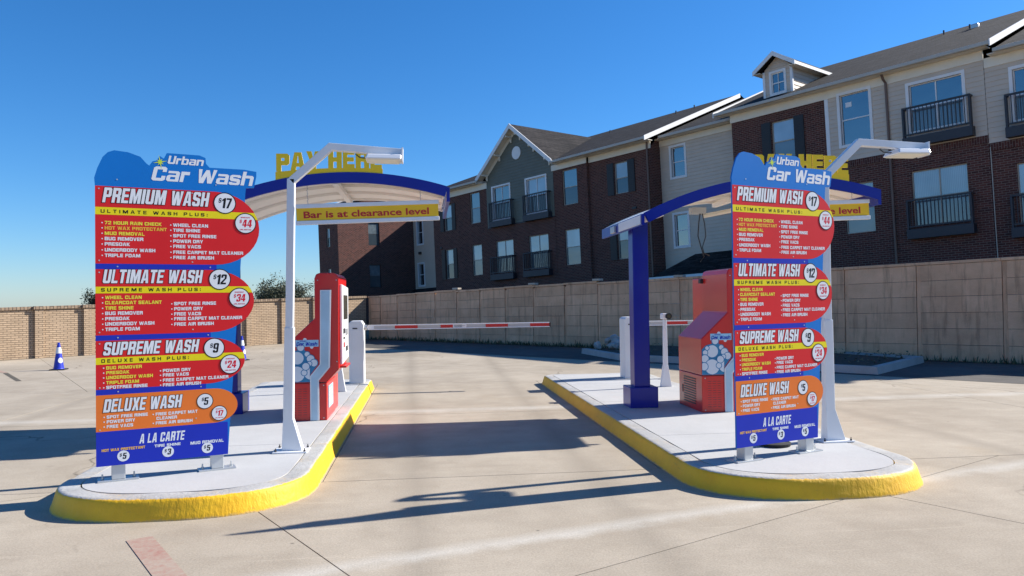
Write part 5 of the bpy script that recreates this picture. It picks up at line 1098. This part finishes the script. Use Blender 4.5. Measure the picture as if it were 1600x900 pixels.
for sg in (-1, 1):
    e0 = (GC+sg*GH, -0.47, AP-GH*GS-0.12); e1_ = (GC, -0.47, AP-0.12)
    m2 = MB(); d = 0.14
    m2.add([(e0[0], -0.50, e0[2]-d+0.02), (GC, -0.50, e1_[2]-d+0.02), (GC, -0.50, e1_[2]+d), (e0[0], -0.50, e0[2]+d), (e0[0], -0.455, e0[2]-d+0.02), (GC, -0.455, e1_[2]-d+0.02), (GC, -0.455, e1_[2]+d), (e0[0], -0.455, e0[2]+d)], [(0,1,2,3),(7,6,5,4),(0,4,5,1),(1,5,6,2),(2,6,7,3),(3,7,4,0)])
    part(m2, 'rake_board', 'trim_white', gro)
    m2 = MB(); m2.add([(GC+sg*GH, -0.45, AP-GH*GS-0.26), (GC+sg*GH, 0.4, AP-GH*GS-0.26), (GC+sg*(GH-0.02), 0.4, AP-GH*GS-0.02), (GC+sg*(GH-0.02), -0.45, AP-GH*GS-0.02)], [(0, 1, 2, 3)])
    part(MB().box(min(GC+sg*GH, GC+sg*(GH-0.05)), max(GC+sg*GH, GC+sg*(GH-0.05)), -0.44, 0.9, AP-GH*GS-0.24, AP-GH*GS-0.02), 'eave_fascia', 'trim_white', gro)
    sp = MB(); x_e = GC+sg*(GH-0.02); sp.add([(x_e, -0.45, AP-(GH-0.02)*GS-0.115), (GC, -0.45, AP-0.115), (GC, 0.02, AP-0.115), (x_e, 0.02, AP-(GH-0.02)*GS-0.115)], [(0, 1, 2, 3)]); part(sp, 'soffit', 'trim_cream', gro)
    fz = MB(); fz.add([(GC+sg*2.8, -0.03, AP-2.8*GS-0.13), (GC, -0.03, AP-0.13), (GC, -0.03, AP-0.40), (GC+sg*2.8, -0.03, AP-2.8*GS-0.40)], [(0, 1, 2, 3)]); part(fz, 'gable_frieze', 'trim_cream', gro)
    for t in (0.18, 0.55, 0.88):
        x = GC+sg*GH*(1-t); z = AP-GH*GS*(1-t)-0.26
        part(MB().prism([(-0.44, z), (-0.03, z), (-0.03, z-0.36), (-0.09, z-0.36), (-0.10, z-0.12), (-0.44, z-0.09)], x-0.045, x+0.045, axis='x'), 'bracket', 'trim_cream', gro)
# --- brick section right of the gable
ew = [(-17.24, -16.18, 1.20, 3.02), (-17.24, -16.18, -1.90, -0.07)]; ew2 = [(-13.80, -12.96, 1.28, 2.80), (-13.80, -12.96, -1.88, -0.08)]
part(facade(-17.9, -15.48, GB, 3.16, ew, 0.0), 'wall', 'brick_dark'); part(facade(-15.48, -11.60, GB, 3.16, ew2, 0.16), 'wall', 'brick_dark')
s_ = MB(); s_.add([(-15.48, 0, GB), (-15.48, 0.16, GB), (-15.48, 0.16, 3.16), (-15.48, 0, 3.16)], [(0, 1, 2, 3)]); part(s_, 'wall_return', 'brick_dark')
s_ = MB(); s_.add([(-11.60, 0.16, GB), (-11.60, 1.2, GB), (-11.60, 1.2, 3.95), (-11.60, 0.16, 3.16)], [(0, 1, 2, 3)]); part(s_, 'wall_return', 'brick_dark')
win(*ew[0], 0, up='glass_deep'); win(*ew[1], 0); win(*ew2[0], 0.16, shut=0.42); win(*ew2[1], 0.16, shut=0.42)
part(MB().box(-18.0, -15.46, -0.035, -0.002, 3.12, 3.42), 'frieze_board', 'trim_cream'); part(MB().box(-15.455, -11.5, 0.125, 0.158, 3.12, 3.42), 'frieze_board', 'trim_cream')
part(MB().box(-17.61, -11.35, -0.36, 0.15, 3.43, 3.46), 'soffit', 'trim_cream')
part(MB().tube([(-11.66, 0.08, 3.40), (-11.68, 0.09, 3.2), (-11.70, 0.10, GB)], 0.045, 8), 'downspout', 'downspout')
part(MB().box(-12.75, -12.5, 0.10, 0.158, 0.42, 0.52), 'vent_hood', 'dark_metal'); part(MB().box(-28.3, -28.1, -0.06, -0.002, 0.0, 0.1), 'vent_hood', 'dark_metal')
# --- recessed beige siding bay with porch roof
fwn = [(-10.95, -10.20, 1.70, 3.08), (-10.95, -10.20, -1.52, -0.05)]
part(lap(-11.59, -6.9, GB, 3.30, fwn, 0.95), 'siding', 'siding_beige')
for h in fwn: win(*h, 0.95, trim=0.10, up='glass_deep', lo='glass_deep')
part(MB().box(-11.58, -7.08, 0.90, 0.935, 3.24, 3.52), 'frieze_board', 'trim_cream'); part(MB().box(-11.58, -7.1, 0.56, 0.898, 3.53, 3.56), 'soffit', 'trim_cream')
roof(-11.25, -7.2, 0.52, 3.66, 7.5, 6.42, rake_r=False, rake_l=False)
pr = MB(); pr.add([(-11.2, -0.75, -2.95), (-6.9, -0.75, -2.95), (-6.9, 0.94, -1.95), (-9.9, 0.94, -1.95), (-11.2, 0.94, -2.95)], [(0, 1, 2, 3), (0, 3, 4)]); pro = part(pr, 'porch_roof', 'shingle')
part(MB().box(-11.22, -6.9, -0.80, -0.752, -3.12, -2.93), 'fascia', 'trim_white', pro); part(MB().box(-10.6, -6.9, -0.30, -0.15, -3.45, -3.22), 'porch_beam', 'trim_white', pro)
# --- brick and siding section on the right with dormer
gw = [(-5.25, -4.30, 1.25, 2.90)]; hl = [(-2.45, -1.38, -1.90, -0.08), (-0.05, 1.72, -1.88, 0.02)]; hu = [(-2.42, -1.34, 1.40, 3.27), (0.04, 1.73, 1.38, 3.01)]
part(facade(-7.06, -2.95, GB, 3.30, gw+[(-5.25, -4.3, -1.9, -0.1)], 0.0), 'wall', 'brick_dark'); win(*gw[0], 0, shut=0.40); win(-5.25, -4.3, -1.9, -0.1, 0, shut=0.40)
part(facade(-2.95, 2.39, GB, 0.55, hl, 0.0), 'wall', 'brick_dark'); part(MB().box(-2.94, 2.40, -0.035, 0.02, 0.552, 0.80), 'soldier_course', 'soldier')
win(*hl[0], 0); win(*hl[1], 0, lo='glass_curtain', mull=True)
part(lap(-2.90, 2.39, 0.805, 3.30, hu, 0.0), 'siding', 'siding_beige')
win(*hu[0], 0, trim=0.10, up='glass_deep', lo='glass_deep'); win(*hu[1], 0, trim=0.10, up='glass_deep', lo='glass_curtain', mull=True)
part(MB().box(-2.25, -2.02, 0.083, 0.089, 2.80, 2.98), 'notice', 'notice')
balcony(-0.14, 2.02, 2.22, 0.84, 0.0, nb=16); balcony(-0.18, 1.88, -0.98, -2.34, 0.0, nb=16)
part(MB().box(-3.00, -2.86, -0.03, 0.03, 0.81, 3.32), 'corner_board', 'trim_white')
part(MB().box(-7.1, 2.40, -0.035, -0.002 , 3.26, 3.58), 'frieze_board', 'trim_cream'); part(MB().box(-7.5, 2.6, -0.36, -0.002, 3.585, 3.615), 'soffit', 'trim_cream')
part(MB().tube([(-0.72, -0.30, 3.56), (-0.72, -0.20, 3.42), (-0.70, -0.06, 3.30), (-0.70, -0.06, GB)], 0.045, 8), 'downspout', 'downspout')
part(MB().tube([(2.44, -0.02, 0.40), (2.44, -0.02, -3.5)], 0.014, 6), 'cable_conduit', 'gutter')
roof(-7.55, 2.75, -0.42, 3.72, 7.5, 6.88)
DV = -0.28
kl = [(3.12, 4.86, -1.88+DV, 0.02+DV)]; ku = [(3.18, 4.88, 1.38+DV, 3.01+DV)]
part(facade(2.39, 9.5, GB, 0.55+DV, kl, 0.015), 'wall', 'brick_dark'); part(MB().box(2.405, 9.5, -0.028, 0.034, 0.552+DV, 0.80+DV), 'soldier_course', 'soldier')
part(lap(2.40, 9.5, 0.805+DV, 3.30+DV, ku, 0.015), 'siding', 'siding_beige'); win(*kl[0], 0.015, lo='glass_curtain', mull=True); win(*ku[0], 0.015, trim=0.10, up='glass_deep', lo='glass_curtain', mull=True)
balcony(2.98, 5.10, 2.22+DV, 0.84+DV, 0.015, nb=16); balcony(2.96, 5.04, -0.98+DV, -2.34+DV, 0.015, nb=16)
part(MB().box(2.405, 9.5, -0.022, 0.012, 3.26+DV, 3.58+DV), 'frieze_board', 'trim_cream'); part(MB().box(2.61, 9.5, -0.36, 0.012, 3.585+DV, 3.615+DV), 'soffit', 'trim_cream')
roof(2.82, 9.6, -0.42, 3.72+DV, 7.5, 6.60, rake_l=False)
s_ = MB(); s_.add([(2.39, 0.0, 0.5), (2.39, 0.03, 0.5), (2.39, 0.03, 3.3), (2.39, 0.0, 3.3)], [(0, 1, 2, 3)]); part(s_, 'wall_return', 'siding_beige')
# dormer
DX0, DX1, DY = -5.68, -4.48, 0.42
DZ0 = 3.72+0.40*(DY+0.42)-0.05; DT = 5.12; DC = (DX0+DX1)/2; DA = 5.76; ev_ = 5.16
dd = part(lap(DX0, DX1, DZ0, 5.60, [(-5.40, -4.76, 4.10, 5.00)], DY, clipf=lambda z: (DC-min(0.6, max(0.0, (5.62-z)/0.80)), DC+min(0.6, max(0.0, (5.62-z)/0.80)))), 'dormer', 'siding_beige')
fo = win(-5.36, -4.80, 4.14, 4.96, DY, trim=0.09, up='glass_deep', lo='glass_deep', depth=0.06); part(MB().box(-5.09, -5.07, DY+0.01, DY+0.05, 4.17, 4.93), 'muntin', 'trim_white', fo)
ybk = 0.42+(DT-3.72)/0.40-0.5
sd = lap(DY+0.01, ybk, DZ0, DT, [], 0.0, clipf=lambda z: (DY+0.01, max(DY+0.012, (z-3.72)/0.40-0.40)))
sd.v = [(DX1-y, x, z) for x, y, z in sd.v]; part(sd, 'dormer_side', 'siding_beige', dd)
sd = MB().poly([(DX0, DY, DZ0), (DX0, DY, DT), (DX0, ybk, DT)]); part(sd, 'dormer_side', 'siding_beige', dd)
for x in (DX0, DX1): part(MB().box(x-0.06, x+0.04, DY-0.035, DY+0.05, DZ0, 5.10), 'corner_board', 'trim_white', dd)
YB = 0.42+(DA-3.72)/0.40
hw = 0.93; ez_ = DA-hw*0.66
dr = MB(); dr.add([(DC-hw, DY-0.32, ez_), (DC, DY-0.32, DA), (DC+hw, DY-0.32, ez_), (DC-hw, YB-1.2, ez_), (DC, YB, DA), (DC+hw, YB-1.2, ez_)], [(0, 1, 4, 3), (1, 2, 5, 4)])
part(dr, 'dormer_roof', 'shingle', dd)
for sg in (-1, 1):
    m2 = MB(); xe = DC+sg*hw
    m2.add([(xe, DY-0.345, ez_-0.17), (DC, DY-0.345, DA-0.17), (DC, DY-0.345, DA+0.015), (xe, DY-0.345, ez_+0.015), (xe, DY-0.315, ez_-0.17), (DC, DY-0.315, DA-0.17), (DC, DY-0.315, DA+0.015), (xe, DY-0.315, ez_+0.015)], [(0,1,2,3),(7,6,5,4),(0,4,5,1),(1,5,6,2),(2,6,7,3),(3,7,4,0)])
    part(m2, 'rake_board', 'trim_white', dd)
    a, b = sorted((xe, xe-sg*0.04)); part(MB().box(a, b, DY-0.31, YB-1.3, ez_-0.13, ez_-0.004), 'eave_fascia', 'trim_white', dd)
    a, b = sorted((xe-sg*0.045, DC+sg*0.62)); part(MB().box(a, b, DY-0.31, YB-1.4, ez_-0.13, ez_-0.11), 'soffit', 'trim_cream', dd)
# plumbing vents on the roofs
for u, y, z in ((-14.6, 6.4, 6.28), (-13.6, 6.7, 6.40), (-19.0, 5.9, 6.08), (-1.0, 6.6, 6.52), (0.2, 5.9, 6.24)):
    part(MB().lathe([(0.036, -0.12), (0.036, 0.22)], u, y, z-0.05, 10), 'vent_pipe', 'dark_metal')
part(MB().box(0.32, 0.58, 5.6, 5.85, 6.10, 6.30), 'vent_box', 'galv', bevel=0.03)
